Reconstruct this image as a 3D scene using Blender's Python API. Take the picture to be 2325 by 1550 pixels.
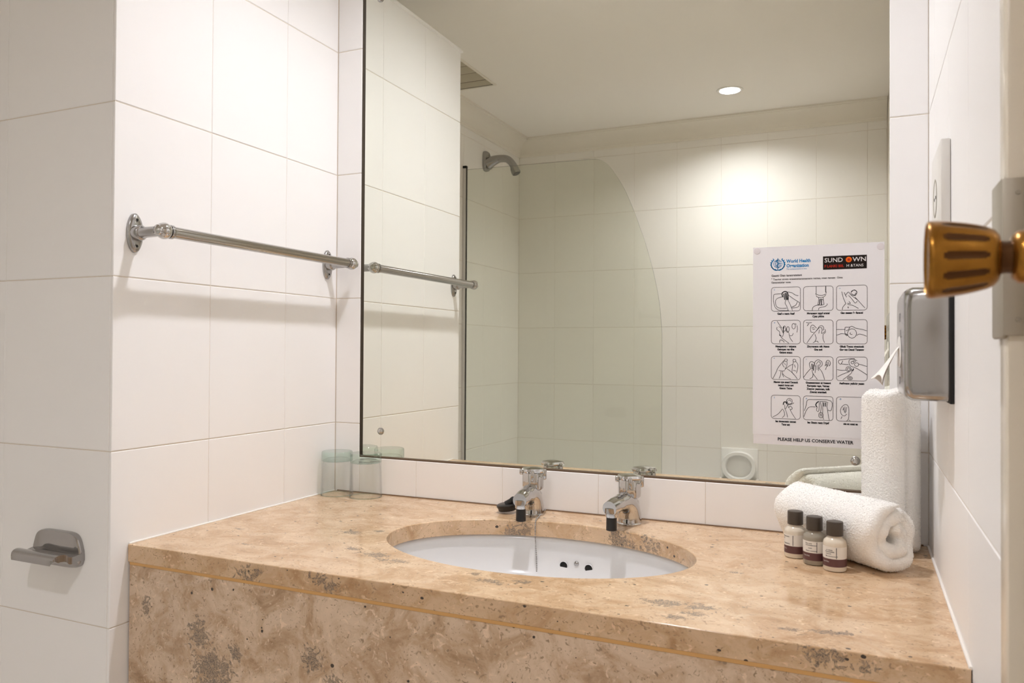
import bpy, bmesh, math, random
import numpy as np
from mathutils import Vector, Matrix
random.seed(7); rng = np.random.default_rng(7)
PI = math.pi
for _o in list(bpy.data.objects): bpy.data.objects.remove(_o, do_unlink=True)
SC = bpy.context.scene
COL = SC.collection

# ------------------------------------------------------------------ camera
cam_d = bpy.data.cameras.new('camera'); cam = bpy.data.objects.new('camera', cam_d); COL.objects.link(cam)
SC.camera = cam
_yaw, _pit, _rol = math.radians(24.059), math.radians(0.668), math.radians(0.322)
_F = Vector((-math.sin(_yaw)*math.cos(_pit), math.cos(_yaw)*math.cos(_pit), math.sin(_pit)))
_R = Vector((math.cos(_yaw), math.sin(_yaw), 0)); _U = _R.cross(_F)
_R, _U = _R*math.cos(_rol)+_U*math.sin(_rol), _U*math.cos(_rol)-_R*math.sin(_rol)
cam.matrix_world = Matrix(((_R.x,_U.x,-_F.x,1.2944),(_R.y,_U.y,-_F.y,-1.7331),(_R.z,_U.z,-_F.z,1.2280),(0,0,0,1)))
cam_d.sensor_width = 36.0; cam_d.lens = 36.0*1774.53/2325.0
cam_d.clip_start = 0.02
cam_d.dof.use_dof = True; cam_d.dof.focus_distance = 1.9; cam_d.dof.aperture_fstop = 9.0

# ------------------------------------------------------------------ world, exposure
w = bpy.data.worlds.new('world'); SC.world = w; w.use_nodes = True
w.node_tree.nodes['Background'].inputs[0].default_value = (0.02,0.019,0.018,1)
w.node_tree.nodes['Background'].inputs[1].default_value = 0.0
LAMP = 198.0                      # radiance of the two recessed lamps
LAMP_COL = (0.935, 0.935, 1.0)
SC.view_settings.view_transform = 'Standard'; SC.view_settings.look = 'None'
SC.view_settings.gamma = 1.0; SC.view_settings.use_curve_mapping = False
SC.view_settings.exposure = 2.0
SC.cycles.max_bounces = 10; SC.cycles.diffuse_bounces = 7; SC.cycles.glossy_bounces = 6
SC.cycles.transmission_bounces = 10; SC.cycles.transparent_max_bounces = 12
SC.cycles.sample_clamp_indirect = 5.0
SC.cycles.use_adaptive_sampling = True; SC.cycles.adaptive_threshold = 0.105; SC.cycles.adaptive_min_samples = 15
SC.cycles.use_light_tree = False; SC.cycles.caustics_refractive = False
SC.cycles.blur_glossy = 0.3

# ------------------------------------------------------------------ materials
def mat(name, col=(0.8,0.8,0.8), rough=0.5, metal=0.0, spec=0.5, **kw):
    m = bpy.data.materials.new(name); m.use_nodes = True
    b = m.node_tree.nodes['Principled BSDF']
    b.inputs['Base Color'].default_value = (*col, 1); b.inputs['Roughness'].default_value = rough
    b.inputs['Metallic'].default_value = metal; b.inputs['Specular IOR Level'].default_value = spec
    for k, v in kw.items(): b.inputs[k.replace('_',' ')].default_value = v
    return m
def nd(m, t, **kw):
    n = m.node_tree.nodes.new(t)
    for k, v in kw.items():
        if k.startswith('i_'): n.inputs[k[2:].replace('_',' ')].default_value = v
        else: setattr(n, k, v)
    return n
def lk(m, a, b): m.node_tree.links.new(a, b)
def bsdf(m): return m.node_tree.nodes['Principled BSDF']
def ramp(m, fac, stops):
    r = nd(m, 'ShaderNodeValToRGB'); e = r.color_ramp.elements
    e[0].position, e[0].color = stops[0][0], (*stops[0][1],1)
    e[1].position, e[1].color = stops[1][0], (*stops[1][1],1)
    for p, c in stops[2:]:
        x = e.new(p); x.color = (*c,1)
    lk(m, fac, r.inputs[0]); return r
def bump_noise(m, scale, strength, dist, detail=3.0, coord='Object'):
    tc = nd(m,'ShaderNodeTexCoord'); n = nd(m,'ShaderNodeTexNoise', i_Scale=scale, i_Detail=detail)
    lk(m, tc.outputs[coord], n.inputs['Vector'])
    b = nd(m,'ShaderNodeBump', i_Strength=strength, i_Distance=dist)
    lk(m, n.outputs[0], b.inputs['Height']); lk(m, b.outputs[0], bsdf(m).inputs['Normal']); return n
def tint_noise(m, scale, c1, c2, detail=3.0):
    g = nd(m,'ShaderNodeNewGeometry'); n = nd(m,'ShaderNodeTexNoise', i_Scale=scale, i_Detail=detail)
    lk(m, g.outputs['Position'], n.inputs['Vector'])
    r = ramp(m, n.outputs[0], [(0.35,c1),(0.65,c2)]); lk(m, r.outputs[0], bsdf(m).inputs['Base Color'])

M = {}
def tile_mat(name,c1,c2):
    m = mat(name, c1, 0.45, spec=0.22); oi = nd(m,'ShaderNodeObjectInfo')
    r = ramp(m, oi.outputs['Random'], [(0.0,c1),(1.0,c2)]); lk(m, r.outputs[0], bsdf(m).inputs['Base Color']); return m
M['tile'] = tile_mat('glazed_tile', (0.912,0.902,0.893), (0.925,0.915,0.906))
M['tile_bath'] = tile_mat('glazed_bath_tile', (0.865,0.84,0.80), (0.885,0.86,0.82))
M['grout'] = mat('cream_grout', (0.74,0.68,0.60), 0.85)
M['ceiling'] = mat('ceiling_paint', (0.90,0.87,0.82), 0.75, spec=0.2)
M['plaster'] = mat('cream_plaster', (0.74,0.69,0.62), 0.7, spec=0.2)
M['can'] = mat('lamp_can_white', (0.80,0.78,0.75), 0.5)
M['floor'] = mat('floor_tile_beige', (0.78,0.72,0.65), 0.35)
M['chrome'] = mat('chrome', (0.56,0.55,0.54), 0.06, 1.0)
M['chrome_dull'] = mat('satin_chrome', (0.40,0.39,0.38), 0.2, 1.0)
bump_noise(M['chrome_dull'], 30, 0.04, 0.002)
M['aluminium'] = mat('satin_aluminium', (0.72,0.70,0.68), 0.45, 0.6)
M['steel'] = mat('brushed_steel', (0.46,0.44,0.42), 0.16, 1.0)
M['black_rubber'] = mat('black_rubber', (0.012,0.011,0.010), 0.35)
M['dark'] = mat('dark_hole', (0.01,0.009,0.008), 0.8)
M['dark_brown'] = mat('dark_brown_backing', (0.05,0.035,0.022), 0.7)
M['ceramic'] = mat('white_ceramic', (0.76,0.755,0.75), 0.16, spec=0.5)
M['white_plastic'] = mat('white_plastic', (0.80,0.78,0.74), 0.3)
M['cream_paint'] = mat('cream_gloss_paint', (0.76,0.69,0.57), 0.22)
M['door_paint'] = mat('door_gloss_paint', (0.72,0.64,0.52), 0.25)
M['old_brass_plate'] = mat('dull_nickel_plate', (0.44,0.40,0.33), 0.4, 0.6)
M['paper'] = mat('white_paper', (0.81,0.79,0.80), 0.6, spec=0.15)
M['paper2'] = mat('white_paper_strip', (0.79,0.76,0.765), 0.6, spec=0.15)
M['ink'] = mat('black_ink', (0.025,0.025,0.028), 0.6, spec=0.1)
M['ink_grey'] = mat('grey_ink', (0.16,0.15,0.15), 0.6, spec=0.1)
M['ink_blue'] = mat('blue_ink', (0.01,0.22,0.50), 0.6, spec=0.1)
M['ink_black'] = mat('dark_logo_ink', (0.018,0.012,0.010), 0.5, spec=0.1)
M['ink_white'] = mat('white_ink', (0.75,0.72,0.70), 0.6, spec=0.1)
M['ink_orange'] = mat('orange_ink', (0.78,0.13,0.01), 0.6, spec=0.1)
M['ink_red'] = mat('red_ink', (0.42,0.03,0.015), 0.6, spec=0.1)
M['tack'] = mat('clear_putty', (0.72,0.67,0.68), 0.4)
M['towel'] = mat('white_terry', (0.95,0.93,0.885), 0.95, spec=0.1)
bump_noise(M['towel'], 300, 0.8, 0.003, 3.0)
M['pile'] = mat('white_terry_pile', (0.97,0.95,0.91), 0.95, spec=0.05)
M['tissue'] = mat('tissue_paper', (0.86,0.82,0.77), 0.9, spec=0.05)
bsdf(M['tissue']).inputs['Subsurface Weight'].default_value = 0.0
M['cap'] = mat('taupe_cap', (0.060,0.044,0.031), 0.4)
M['label_white'] = mat('bottle_label', (0.80,0.76,0.70), 0.45)
M['label_plum'] = mat('plum_band', (0.115,0.045,0.045), 0.4)
M['lotion'] = mat('cream_lotion_bottle', (0.72,0.64,0.52), 0.12, spec=0.5)
M['clear_gel'] = mat('clear_gel_bottle', (0.60,0.53,0.42), 0.08, spec=0.5, Transmission_Weight=0.45, IOR=1.4)
M['dish_chrome'] = mat('worn_chrome', (0.40,0.39,0.385), 0.10, 1.0)
M['ring_white'] = mat('bright_white_plastic', (0.90,0.89,0.87), 0.25)
M['screw'] = mat('screw_steel', (0.45,0.44,0.42), 0.25, 1.0)
M['silicone'] = mat('white_sealant', (0.86,0.82,0.76), 0.4)
M['orange_joint'] = mat('amber_joint_filler', (0.66,0.37,0.13), 0.35)
M['bead_brown'] = mat('dark_brown_bead', (0.13,0.082,0.048), 0.6)
M['brown_grout'] = mat('brown_stained_grout', (0.17,0.095,0.045), 0.7)
M['vent'] = mat('vent_grey_cream', (0.46,0.41,0.31), 0.5)
M['cornice'] = mat('cornice_paint', (0.82,0.78,0.70), 0.6, spec=0.2)
M['bead'] = mat('bead_chain_steel', (0.42,0.41,0.40), 0.25, 1.0)

# silvered mirror, slightly green and absorbing
m = bpy.data.materials.new('silvered_mirror'); m.use_nodes = True; M['mirror'] = m
m.node_tree.nodes.clear(); o_ = nd(m,'ShaderNodeOutputMaterial'); g_ = nd(m,'ShaderNodeBsdfGlossy')
g_.inputs['Color'].default_value = (0.86,0.875,0.80,1); g_.inputs['Roughness'].default_value = 0.0
lk(m, g_.outputs[0], o_.inputs[0])
# thin sheet glass
def thin_glass(name, col, power=4.0):
    m = bpy.data.materials.new(name); m.use_nodes = True; m.node_tree.nodes.clear()
    o = nd(m,'ShaderNodeOutputMaterial'); t = nd(m,'ShaderNodeBsdfTransparent'); g = nd(m,'ShaderNodeBsdfGlossy')
    t.inputs[0].default_value = (*col,1); g.inputs['Roughness'].default_value = 0.0
    lw = nd(m,'ShaderNodeLayerWeight'); pw = nd(m,'ShaderNodeMath', operation='POWER'); pw.inputs[1].default_value = power; lk(m,lw.outputs['Facing'],pw.inputs[0])
    f = nd(m,'ShaderNodeMath', operation='MULTIPLY_ADD'); f.inputs[1].default_value = 0.75; f.inputs[2].default_value = 0.03; lk(m,pw.outputs[0],f.inputs[0])
    x = nd(m,'ShaderNodeMixShader')
    lk(m,f.outputs[0],x.inputs[0]); lk(m,t.outputs[0],x.inputs[1]); lk(m,g.outputs[0],x.inputs[2]); lk(m,x.outputs[0],o.inputs[0])
    return m
M['screen_glass'] = thin_glass('shower_screen_glass', (0.955,0.965,0.935))
M['glass_edge'] = mat('green_glass_edge', (0.030,0.045,0.032), 0.2)
M['tumbler_wall'] = thin_glass('tumbler_glass', (0.994,0.997,0.994), 3.2)
M['tumbler_base'] = thin_glass('tumbler_base_glass', (0.87,0.935,0.905), 2.2)
# lamp diffuser
m = bpy.data.materials.new('lamp_diffuser'); m.use_nodes = True; M['lamp'] = m
b_ = bsdf(m); b_.inputs['Emission Color'].default_value = (*LAMP_COL,1); b_.inputs['Emission Strength'].default_value = LAMP
# amber door knob
m = mat('amber_fluted_metal', (0.30,0.135,0.02), 0.27, 0.85); M['knob'] = m
tint_noise(m, 40, (0.25,0.105,0.012), (0.36,0.17,0.026))
M['knob_dark'] = mat('dark_bronze_groove', (0.085,0.034,0.008), 0.35, 0.7)
M['bronze'] = mat('dark_bronze', (0.10,0.075,0.06), 0.3, 0.9)

# fossil stone
PATCH_TOP = [(0.33,-0.385,0.034,0.020),(0.375,-0.352,0.018,0.010),(0.475,-0.515,0.040,0.020),(0.53,-0.535,0.036,0.017),
 (0.415,-0.495,0.020,0.012),(0.745,-0.573,0.038,0.016),(0.79,-0.553,0.022,0.012),(0.70,-0.545,0.015,0.010),(1.025,-0.560,0.038,0.020),
 (1.075,-0.560,0.042,0.020),(1.075,-0.592,0.022,0.014),(1.055,-0.618,0.030,0.014),(1.253,-0.590,0.026,0.013),(1.205,-0.598,0.024,0.009),
 (1.275,-0.585,0.014,0.010),(0.205,-0.555,0.016,0.008),(1.10,-0.35,0.016,0.009),(0.10,-0.46,0.016,0.008),(0.62,-0.09,0.030,0.006)]
PATCH_RIM = [(0.585,-0.128,0.818,0.030),(0.612,-0.122,0.825,0.020),(0.825,-0.135,0.826,0.034),(0.895,-0.165,0.829,0.030),(0.858,-0.150,0.823,0.020),(0.965,-0.225,0.832,0.018)]
PATCH_FRONT = [(0.185,-0.65,0.705,0.034),(0.215,-0.65,0.640,0.050),(0.245,-0.65,0.615,0.036),(0.27,-0.65,0.682,0.022),(0.05,-0.65,0.735,0.018),
 (0.245,-0.65,0.654,0.026),(0.30,-0.65,0.828,0.030),(0.325,-0.65,0.835,0.016),(0.46,-0.65,0.838,0.026),(0.475,-0.65,0.828,0.020),(0.49,-0.65,0.660,0.030),
 (0.44,-0.65,0.700,0.026),(1.255,-0.65,0.838,0.030),(1.30,-0.65,0.835,0.018)]
def stone(name, light, mid, dark, patches, stretch):
    m = bpy.data.materials.new(name); m.use_nodes = True; b = bsdf(m)
    geo = nd(m,'ShaderNodeNewGeometry'); P = geo.outputs['Position']
    mp = nd(m,'ShaderNodeMapping'); mp.inputs['Scale'].default_value = stretch; lk(m,P,mp.inputs['Vector']); V = mp.outputs[0]
    n1 = nd(m,'ShaderNodeTexNoise', i_Scale=17.0, i_Detail=9.0, i_Roughness=0.68, i_Distortion=0.8); lk(m,V,n1.inputs['Vector'])
    base = ramp(m, n1.outputs[0], [(0.30,dark),(0.44,mid),(0.56,light),(0.72,tuple(min(1,c*1.12) for c in light))])
    # pale shell flakes
    n2 = nd(m,'ShaderNodeTexNoise', i_Scale=75.0, i_Detail=4.0, i_Distortion=1.6); lk(m,V,n2.inputs['Vector'])
    fl = ramp(m, n2.outputs[0], [(0.60,(0,0,0)),(0.70,(1,1,1))])
    mx = nd(m,'ShaderNodeMix', data_type='RGBA'); mx.inputs[7].default_value = (*tuple(min(1,c*1.22+0.02) for c in light),1)
    sc = nd(m,'ShaderNodeMath', operation='MULTIPLY', use_clamp=True); sc.inputs[1].default_value = 0.8
    lk(m, fl.outputs[0], sc.inputs[0]); lk(m, sc.outputs[0], mx.inputs[0]); lk(m, base.outputs[0], mx.inputs[6])
    # ochre-brown flecks
    n3 = nd(m,'ShaderNodeTexNoise', i_Scale=120.0, i_Detail=4.0, i_Distortion=2.0); lk(m,V,n3.inputs['Vector'])
    fk = ramp(m, n3.outputs[0], [(0.60,(0,0,0)),(0.68,(1,1,1))])
    mx2 = nd(m,'ShaderNodeMix', data_type='RGBA'); mx2.inputs[7].default_value = (*tuple(c*0.62 for c in mid),1)
    lk(m, fk.outputs[0], mx2.inputs[0]); lk(m, mx.outputs[2], mx2.inputs[6])
    # small dark pores
    vo = nd(m,'ShaderNodeTexVoronoi', i_Scale=75.0, i_Randomness=1.0); lk(m,V,vo.inputs['Vector'])
    sep = nd(m,'ShaderNodeSeparateColor'); lk(m, vo.outputs['Color'], sep.inputs[0])
    thr = nd(m,'ShaderNodeMath', operation='MULTIPLY'); thr.inputs[1].default_value = 0.24; 
    pw = nd(m,'ShaderNodeMath', operation='POWER'); pw.inputs[1].default_value = 4.0
    lk(m, sep.outputs[0], pw.inputs[0]); lk(m, pw.outputs[0], thr.inputs[0])
    n4 = nd(m,'ShaderNodeTexNoise', i_Scale=140.0, i_Detail=2.0); lk(m,V,n4.inputs['Vector'])
    dd = nd(m,'ShaderNodeMath', operation='MULTIPLY_ADD'); dd.inputs[1].default_value = 0.22; lk(m,n4.outputs[0],dd.inputs[0]); lk(m,vo.outputs['Distance'],dd.inputs[2])
    d2 = nd(m,'ShaderNodeMath', operation='SUBTRACT'); d2.inputs[1].default_value = 0.08; lk(m,dd.outputs[0],d2.inputs[0])
    po = nd(m,'ShaderNodeMath', operation='LESS_THAN'); lk(m,d2.outputs[0],po.inputs[0]); lk(m,thr.outputs[0],po.inputs[1])
    mx3 = nd(m,'ShaderNodeMix', data_type='RGBA'); mx3.inputs[7].default_value = (0.075,0.055,0.042,1)
    lk(m, po.outputs[0], mx3.inputs[0]); lk(m, mx2.outputs[2], mx3.inputs[6])
    # grey fossils at fixed places, broken up by noise
    n5 = nd(m,'ShaderNodeTexNoise', i_Scale=85.0, i_Detail=6.0, i_Distortion=1.4); lk(m,P,n5.inputs['Vector'])
    n6 = nd(m,'ShaderNodeTexNoise', i_Scale=220.0, i_Detail=3.0, i_Distortion=2.5); lk(m,P,n6.inputs['Vector'])
    cur = None
    for (cx,cy,cz,sx,sy,sz) in patches:
        mp2 = nd(m,'ShaderNodeMapping'); mp2.inputs['Scale'].default_value = (1/sx,1/sy,1/sz)
        mp2.inputs['Location'].default_value = (-cx/sx,-cy/sy,-cz/sz); lk(m,P,mp2.inputs['Vector'])
        ln = nd(m,'ShaderNodeVectorMath', operation='LENGTH'); lk(m,mp2.outputs[0],ln.inputs[0])
        if cur is None: cur = ln.outputs['Value']
        else:
            mn = nd(m,'ShaderNodeMath', operation='MINIMUM'); lk(m,cur,mn.inputs[0]); lk(m,ln.outputs['Value'],mn.inputs[1]); cur = mn.outputs[0]
    a1 = nd(m,'ShaderNodeMath', operation='MULTIPLY_ADD'); a1.inputs[1].default_value = 3.6; lk(m,n5.outputs[0],a1.inputs[0]); lk(m,cur,a1.inputs[2])
    fo = ramp(m, a1.outputs[0], [(0.0,(1,1,1)),(1.0,(0,0,0))])
    mr = nd(m,'ShaderNodeMapRange'); mr.inputs['From Min'].default_value = 2.55; mr.inputs['From Max'].default_value = 2.35
    mr.inputs['To Min'].default_value = 0; mr.inputs['To Max'].default_value = 0.82; lk(m,a1.outputs[0],mr.inputs['Value'])
    gcol = ramp(m, n6.outputs[0], [(0.34,(0.075,0.058,0.048)),(0.47,(0.20,0.165,0.135)),(0.60,tuple(c*0.85 for c in mid))])
    mx4 = nd(m,'ShaderNodeMix', data_type='RGBA'); lk(m, mr.outputs[0], mx4.inputs[0]); lk(m, mx3.outputs[2], mx4.inputs[6]); lk(m, gcol.outputs[0], mx4.inputs[7])
    lk(m, mx4.outputs[2], b.inputs['Base Color'])
    b.inputs['Roughness'].default_value = 0.13; b.inputs['Specular IOR Level'].default_value = 0.45
    bp = nd(m,'ShaderNodeBump', i_Strength=0.15, i_Distance=0.001); lk(m, po.outputs[0], bp.inputs['Height']); bp.invert = True
    lk(m, bp.outputs[0], b.inputs['Normal'])
    return m
M['stone_top'] = stone('fossil_limestone_top', (0.67,0.475,0.30), (0.585,0.385,0.22), (0.44,0.255,0.12),
    [(x,y,0.85,sx,sy,0.012) for x,y,sx,sy in PATCH_TOP]+[(x,y,z,s,s,s) for x,y,z,s in PATCH_RIM]
    +[(x,y,z,s,0.006,s*0.6) for x,y,z,s in PATCH_FRONT if z>0.81], (0.75,1.0,1.0))
M['stone_front'] = stone('fossil_limestone_front', (0.68,0.52,0.375), (0.54,0.375,0.24), (0.35,0.215,0.115),
    [(x,y,z,s,0.05,s) for x,y,z,s in PATCH_FRONT if z<0.81], (0.8,1.0,0.8))

# ------------------------------------------------------------------ object helpers
def root_loc(p):
    l = Vector((0,0,0))
    while p is not None: l += p.location; p = p.parent
    return l
def link(name, me, m=None, parent=None, smooth=False):
    o = bpy.data.objects.new(name, me); COL.objects.link(o)
    if m is not None:
        me.materials.clear(); me.materials.append(M[m] if isinstance(m,str) else m)
    if smooth: me.polygons.foreach_set('use_smooth', [True]*len(me.polygons))
    if parent is not None: o.parent = parent
    return o
def obj(name, verts, faces, m, parent=None, smooth=False, sharp=None):
    l = root_loc(parent)
    me = bpy.data.meshes.new(name)
    me.from_pydata([tuple(Vector(v)-l) for v in verts], [], faces); me.update()
    o = link(name, me, m, parent, smooth)
    bm = bmesh.new(); bm.from_mesh(me); bmesh.ops.recalc_face_normals(bm, faces=bm.faces); bm.to_mesh(me); bm.free()
    if smooth and sharp is not None: me.set_sharp_from_angle(angle=math.radians(sharp))
    return o
def bobj(name, bm, m, parent=None, smooth=False, sharp=None):
    l = root_loc(parent)
    for v in bm.verts: v.co -= l
    bmesh.ops.recalc_face_normals(bm, faces=bm.faces)
    me = bpy.data.meshes.new(name); bm.to_mesh(me); bm.free()
    o = link(name, me, m, parent, smooth)
    if smooth and sharp is not None: me.set_sharp_from_angle(angle=math.radians(sharp))
    return o
def empty(name, loc):
    o = bpy.data.objects.new(name, None); COL.objects.link(o); o.location = loc; o.empty_display_size = 0.05; return o
def tag(o, label, cat, group=None):
    o['label'] = label; o['category'] = cat
    if group: o['group'] = group
    return o
def struct(o): o['kind'] = 'structure'; return o
def boxv(x0,x1,y0,y1,z0,z1):
    v = [(x0,y0,z0),(x1,y0,z0),(x1,y1,z0),(x0,y1,z0),(x0,y0,z1),(x1,y0,z1),(x1,y1,z1),(x0,y1,z1)]
    f = [(0,3,2,1),(4,5,6,7),(0,1,5,4),(1,2,6,5),(2,3,7,6),(3,0,4,7)]
    return v, f
def bbox(bm, x0,x1,y0,y1,z0,z1, bev=0.0, seg=2):
    v, f = boxv(x0,x1,y0,y1,z0,z1)
    vs = [bm.verts.new(p) for p in v]; fs = [bm.faces.new([vs[i] for i in q]) for q in f]
    if bev: bmesh.ops.bevel(bm, geom=list({e for q in fs for e in q.edges}), offset=bev, segments=seg, profile=0.5, affect='EDGES')
def box(name, x0,x1,y0,y1,z0,z1, m, parent=None, bev=0.0, seg=2, smooth=None):
    bm = bmesh.new(); bbox(bm,x0,x1,y0,y1,z0,z1,bev,seg)
    s = (bev>0) if smooth is None else smooth
    return bobj(name, bm, m, parent, s, 40 if s else None)
def frame_from(axis):
    a = Vector(axis).normalized(); h = Vector((0,0,1)) if abs(a.z)<0.9 else Vector((1,0,0))
    u = h.cross(a).normalized(); return u, a.cross(u), a
def lathe_geo(prof, base, axis=(0,0,1), seg=32, cap0=True, cap1=True, lobes=None):
    """prof: (radius, height) pairs; lobes: function(angle, height)->scale"""
    u,v,a = frame_from(axis); base = Vector(base); V=[]; Fc=[]
    for (r,h) in prof:
        for i in range(seg):
            t = 2*PI*i/seg; k = r*(lobes(t,h) if lobes else 1)
            V.append(base+a*h+u*(k*math.cos(t))+v*(k*math.sin(t)))
    for j in range(len(prof)-1):
        for i in range(seg):
            i2=(i+1)%seg; Fc.append((j*seg+i, j*seg+i2, (j+1)*seg+i2, (j+1)*seg+i))
    if cap0: Fc.append(tuple(range(seg))[::-1])
    if cap1: Fc.append(tuple((len(prof)-1)*seg+i for i in range(seg)))
    return V, Fc
def lathe(name, prof, base, m, parent=None, axis=(0,0,1), seg=32, cap0=True, cap1=True, lobes=None, sharp=35):
    V,Fc = lathe_geo(prof, base, axis, seg, cap0, cap1, lobes)
    return obj(name, V, Fc, m, parent, True, sharp)
def catmull(pts, n=6):
    P=[Vector(p) for p in pts]; out=[]
    for i in range(len(P)-1):
        p0=P[max(i-1,0)];p1=P[i];p2=P[i+1];p3=P[min(i+2,len(P)-1)]
        for k in range(n):
            t=k/n; out.append(0.5*((2*p1)+(p2-p0)*t+(2*p0-5*p1+4*p2-p3)*t*t+(3*p1-p0-3*p2+p3)*t**3))
    out.append(P[-1]); return out
def sweep_geo(path, rad, seg=20, ell=None, up=(0,0,1)):
    """tube along path; rad list/number; ell: list of (a,b) multipliers side/up"""
    P=[Vector(p) for p in path]; n=len(P); R=rad if hasattr(rad,'__len__') else [rad]*n
    V=[];Fc=[]; prev=None
    for i,p in enumerate(P):
        t=(P[min(i+1,n-1)]-P[max(i-1,0)]).normalized()
        if prev is None:
            u=Vector(up).cross(t)
            if u.length<1e-4: u=Vector((1,0,0)).cross(t)
            u.normalize()
        else: u=(prev-t*prev.dot(t)).normalized()
        prev=u; v=t.cross(u); e=ell[i] if ell else (1,1)
        for k in range(seg):
            a=2*PI*k/seg; V.append(p+u*(R[i]*e[0]*math.cos(a))+v*(R[i]*e[1]*math.sin(a)))
    for j in range(n-1):
        for k in range(seg):
            k2=(k+1)%seg; Fc.append((j*seg+k,j*seg+k2,(j+1)*seg+k2,(j+1)*seg+k))
    Fc.append(tuple(range(seg))[::-1]); Fc.append(tuple((n-1)*seg+k for k in range(seg)))
    return V,Fc
def sweep(name, path, rad, m, parent=None, seg=20, ell=None, up=(0,0,1), sharp=50):
    V,Fc=sweep_geo(path,rad,seg,ell,up); return obj(name,V,Fc,m,parent,True,sharp)
def ball(name, c, r, m, parent=None, seg=24, rings=12):
    bm=bmesh.new(); bmesh.ops.create_uvsphere(bm,u_segments=seg,v_segments=rings,radius=r,matrix=Matrix.Translation(Vector(c)))
    return bobj(name,bm,m,parent,True)
def interp(xs, ys, n):
    t=np.linspace(0,len(xs)-1,n); return np.interp(t,np.arange(len(xs)),ys)

# ------------------------------------------------------------------ room shell
H = 2.503; XR = 1.4165; XS = -0.6193; YB = -2.6304; YP = -0.6904; PT = 2.290
Z0J, TH, TW = 1.3656, 0.33333, 0.2441
ROWS = [0.0] + [Z0J+TH*k for k in range(-4,4)]                     # joints up to 2.3656
MY = 0.0085                                                        # silvered plane of the mirror
struct(box('floor', XS-0.15, XR+0.6, YB-0.15, 0.25, -0.10, 0.0, 'floor'))
LAMPS = [(0.71,-2.1465),(0.71,-0.370)]; LR = 0.0495
bm = bmesh.new(); zc_ = H+0.10
for (lx,ly),(ya,yb_) in zip(LAMPS,((YB-0.15,-1.25),(-1.25,0.25))):
    xa,xb = XS-0.15, XR+0.6
    an = sorted(set([2*PI*i/40 for i in range(40)]+[math.atan2(yy-ly,xx-lx)%(2*PI) for xx in (xa,xb) for yy in (ya,yb_)]))
    def hit_(t):
        c,q = math.cos(t),math.sin(t); k = 1e9
        if c>1e-9: k=min(k,(xb-lx)/c)
        if c<-1e-9: k=min(k,(xa-lx)/c)
        if q>1e-9: k=min(k,(yb_-ly)/q)
        if q<-1e-9: k=min(k,(ya-ly)/q)
        return (lx+k*c,ly+k*q)
    O_=[bm.verts.new((*hit_(t),H)) for t in an]; I_=[bm.verts.new((lx+LR*math.cos(t),ly+LR*math.sin(t),H)) for t in an]
    for i in range(len(an)): j=(i+1)%len(an); bm.faces.new((I_[i],I_[j],O_[j],O_[i]))
for f_ in bm.faces: f_.normal_update()
vs_=[bm.verts.new(q) for q in ((XS-0.15,YB-0.15,zc_),(XR+0.6,YB-0.15,zc_),(XR+0.6,0.25,zc_),(XS-0.15,0.25,zc_))]; bm.faces.new(vs_)
struct(bobj('ceiling',bm,'ceiling'))
GR = 0.0012
wall_front = struct(box('wall_front', XS-0.15, XR+0.15, MY+0.004, 0.20, 0.0, H, 'plaster'))
wall_left = struct(box('wall_left', XS, -GR-0.0, YP+GR, MY+0.003, 0.0, PT-0.008, 'grout'))
wall_shower = struct(box('wall_shower', XS-0.15, XS-GR, YB-0.15, MY+0.003, 0.0, H, 'grout'))
wall_back = struct(box('wall_back', XS-GR, XR+0.15, YB-0.15, YB-GR, 0.0, H, 'grout'))
YJ = -0.866; YD0 = -0.957; YD1 = -1.72
bm = bmesh.new(); bbox(bm, XR+GR, XR+0.15, YJ, MY+0.003, 0, H); bbox(bm, XR+GR, XR+0.15, YB-GR+0.0005, YD1-0.06, 0, H); bbox(bm, XR+GR, XR+0.15, YD1-0.06, YJ, 2.11, H)
wall_right = struct(bobj('wall_right', bm, 'plaster'))
# block of masonry below / beside the mirror carrying the tile strips
bm = bmesh.new()
bbox(bm, 0.0-GR, 0.0786-0.001, GR, MY+0.0039, 0, H); bbox(bm, 1.3466+0.001, XR+GR, GR, MY+0.0039, 0, H)
bbox(bm, 0.0776, 1.3476, GR, MY+0.0039, 0, 0.9435); bbox(bm, 0.0776, 1.3476, GR, MY+0.0039, 2.215, H)
tile_bed = struct(bobj('trim_1', bm, 'grout'))
_tiles = {}
def tile_mesh(wd, hg, m):
    k=(round(wd,4),round(hg,4),m)
    if k not in _tiles:
        bm=bmesh.new(); bbox(bm,-wd/2,wd/2,-hg/2,hg/2,-0.006,0.0)
        top=[e for e in bm.edges if all(v.co.z>-0.001 for v in e.verts)]
        bmesh.ops.bevel(bm, geom=top, offset=0.0010, segments=1, profile=0.5, affect='EDGES')
        me=bpy.data.meshes.new('tile'); bm.to_mesh(me); bm.free(); me.materials.append(M[m])
        _tiles[k]=me
    return _tiles[k]
GAP = 0.0022
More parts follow.
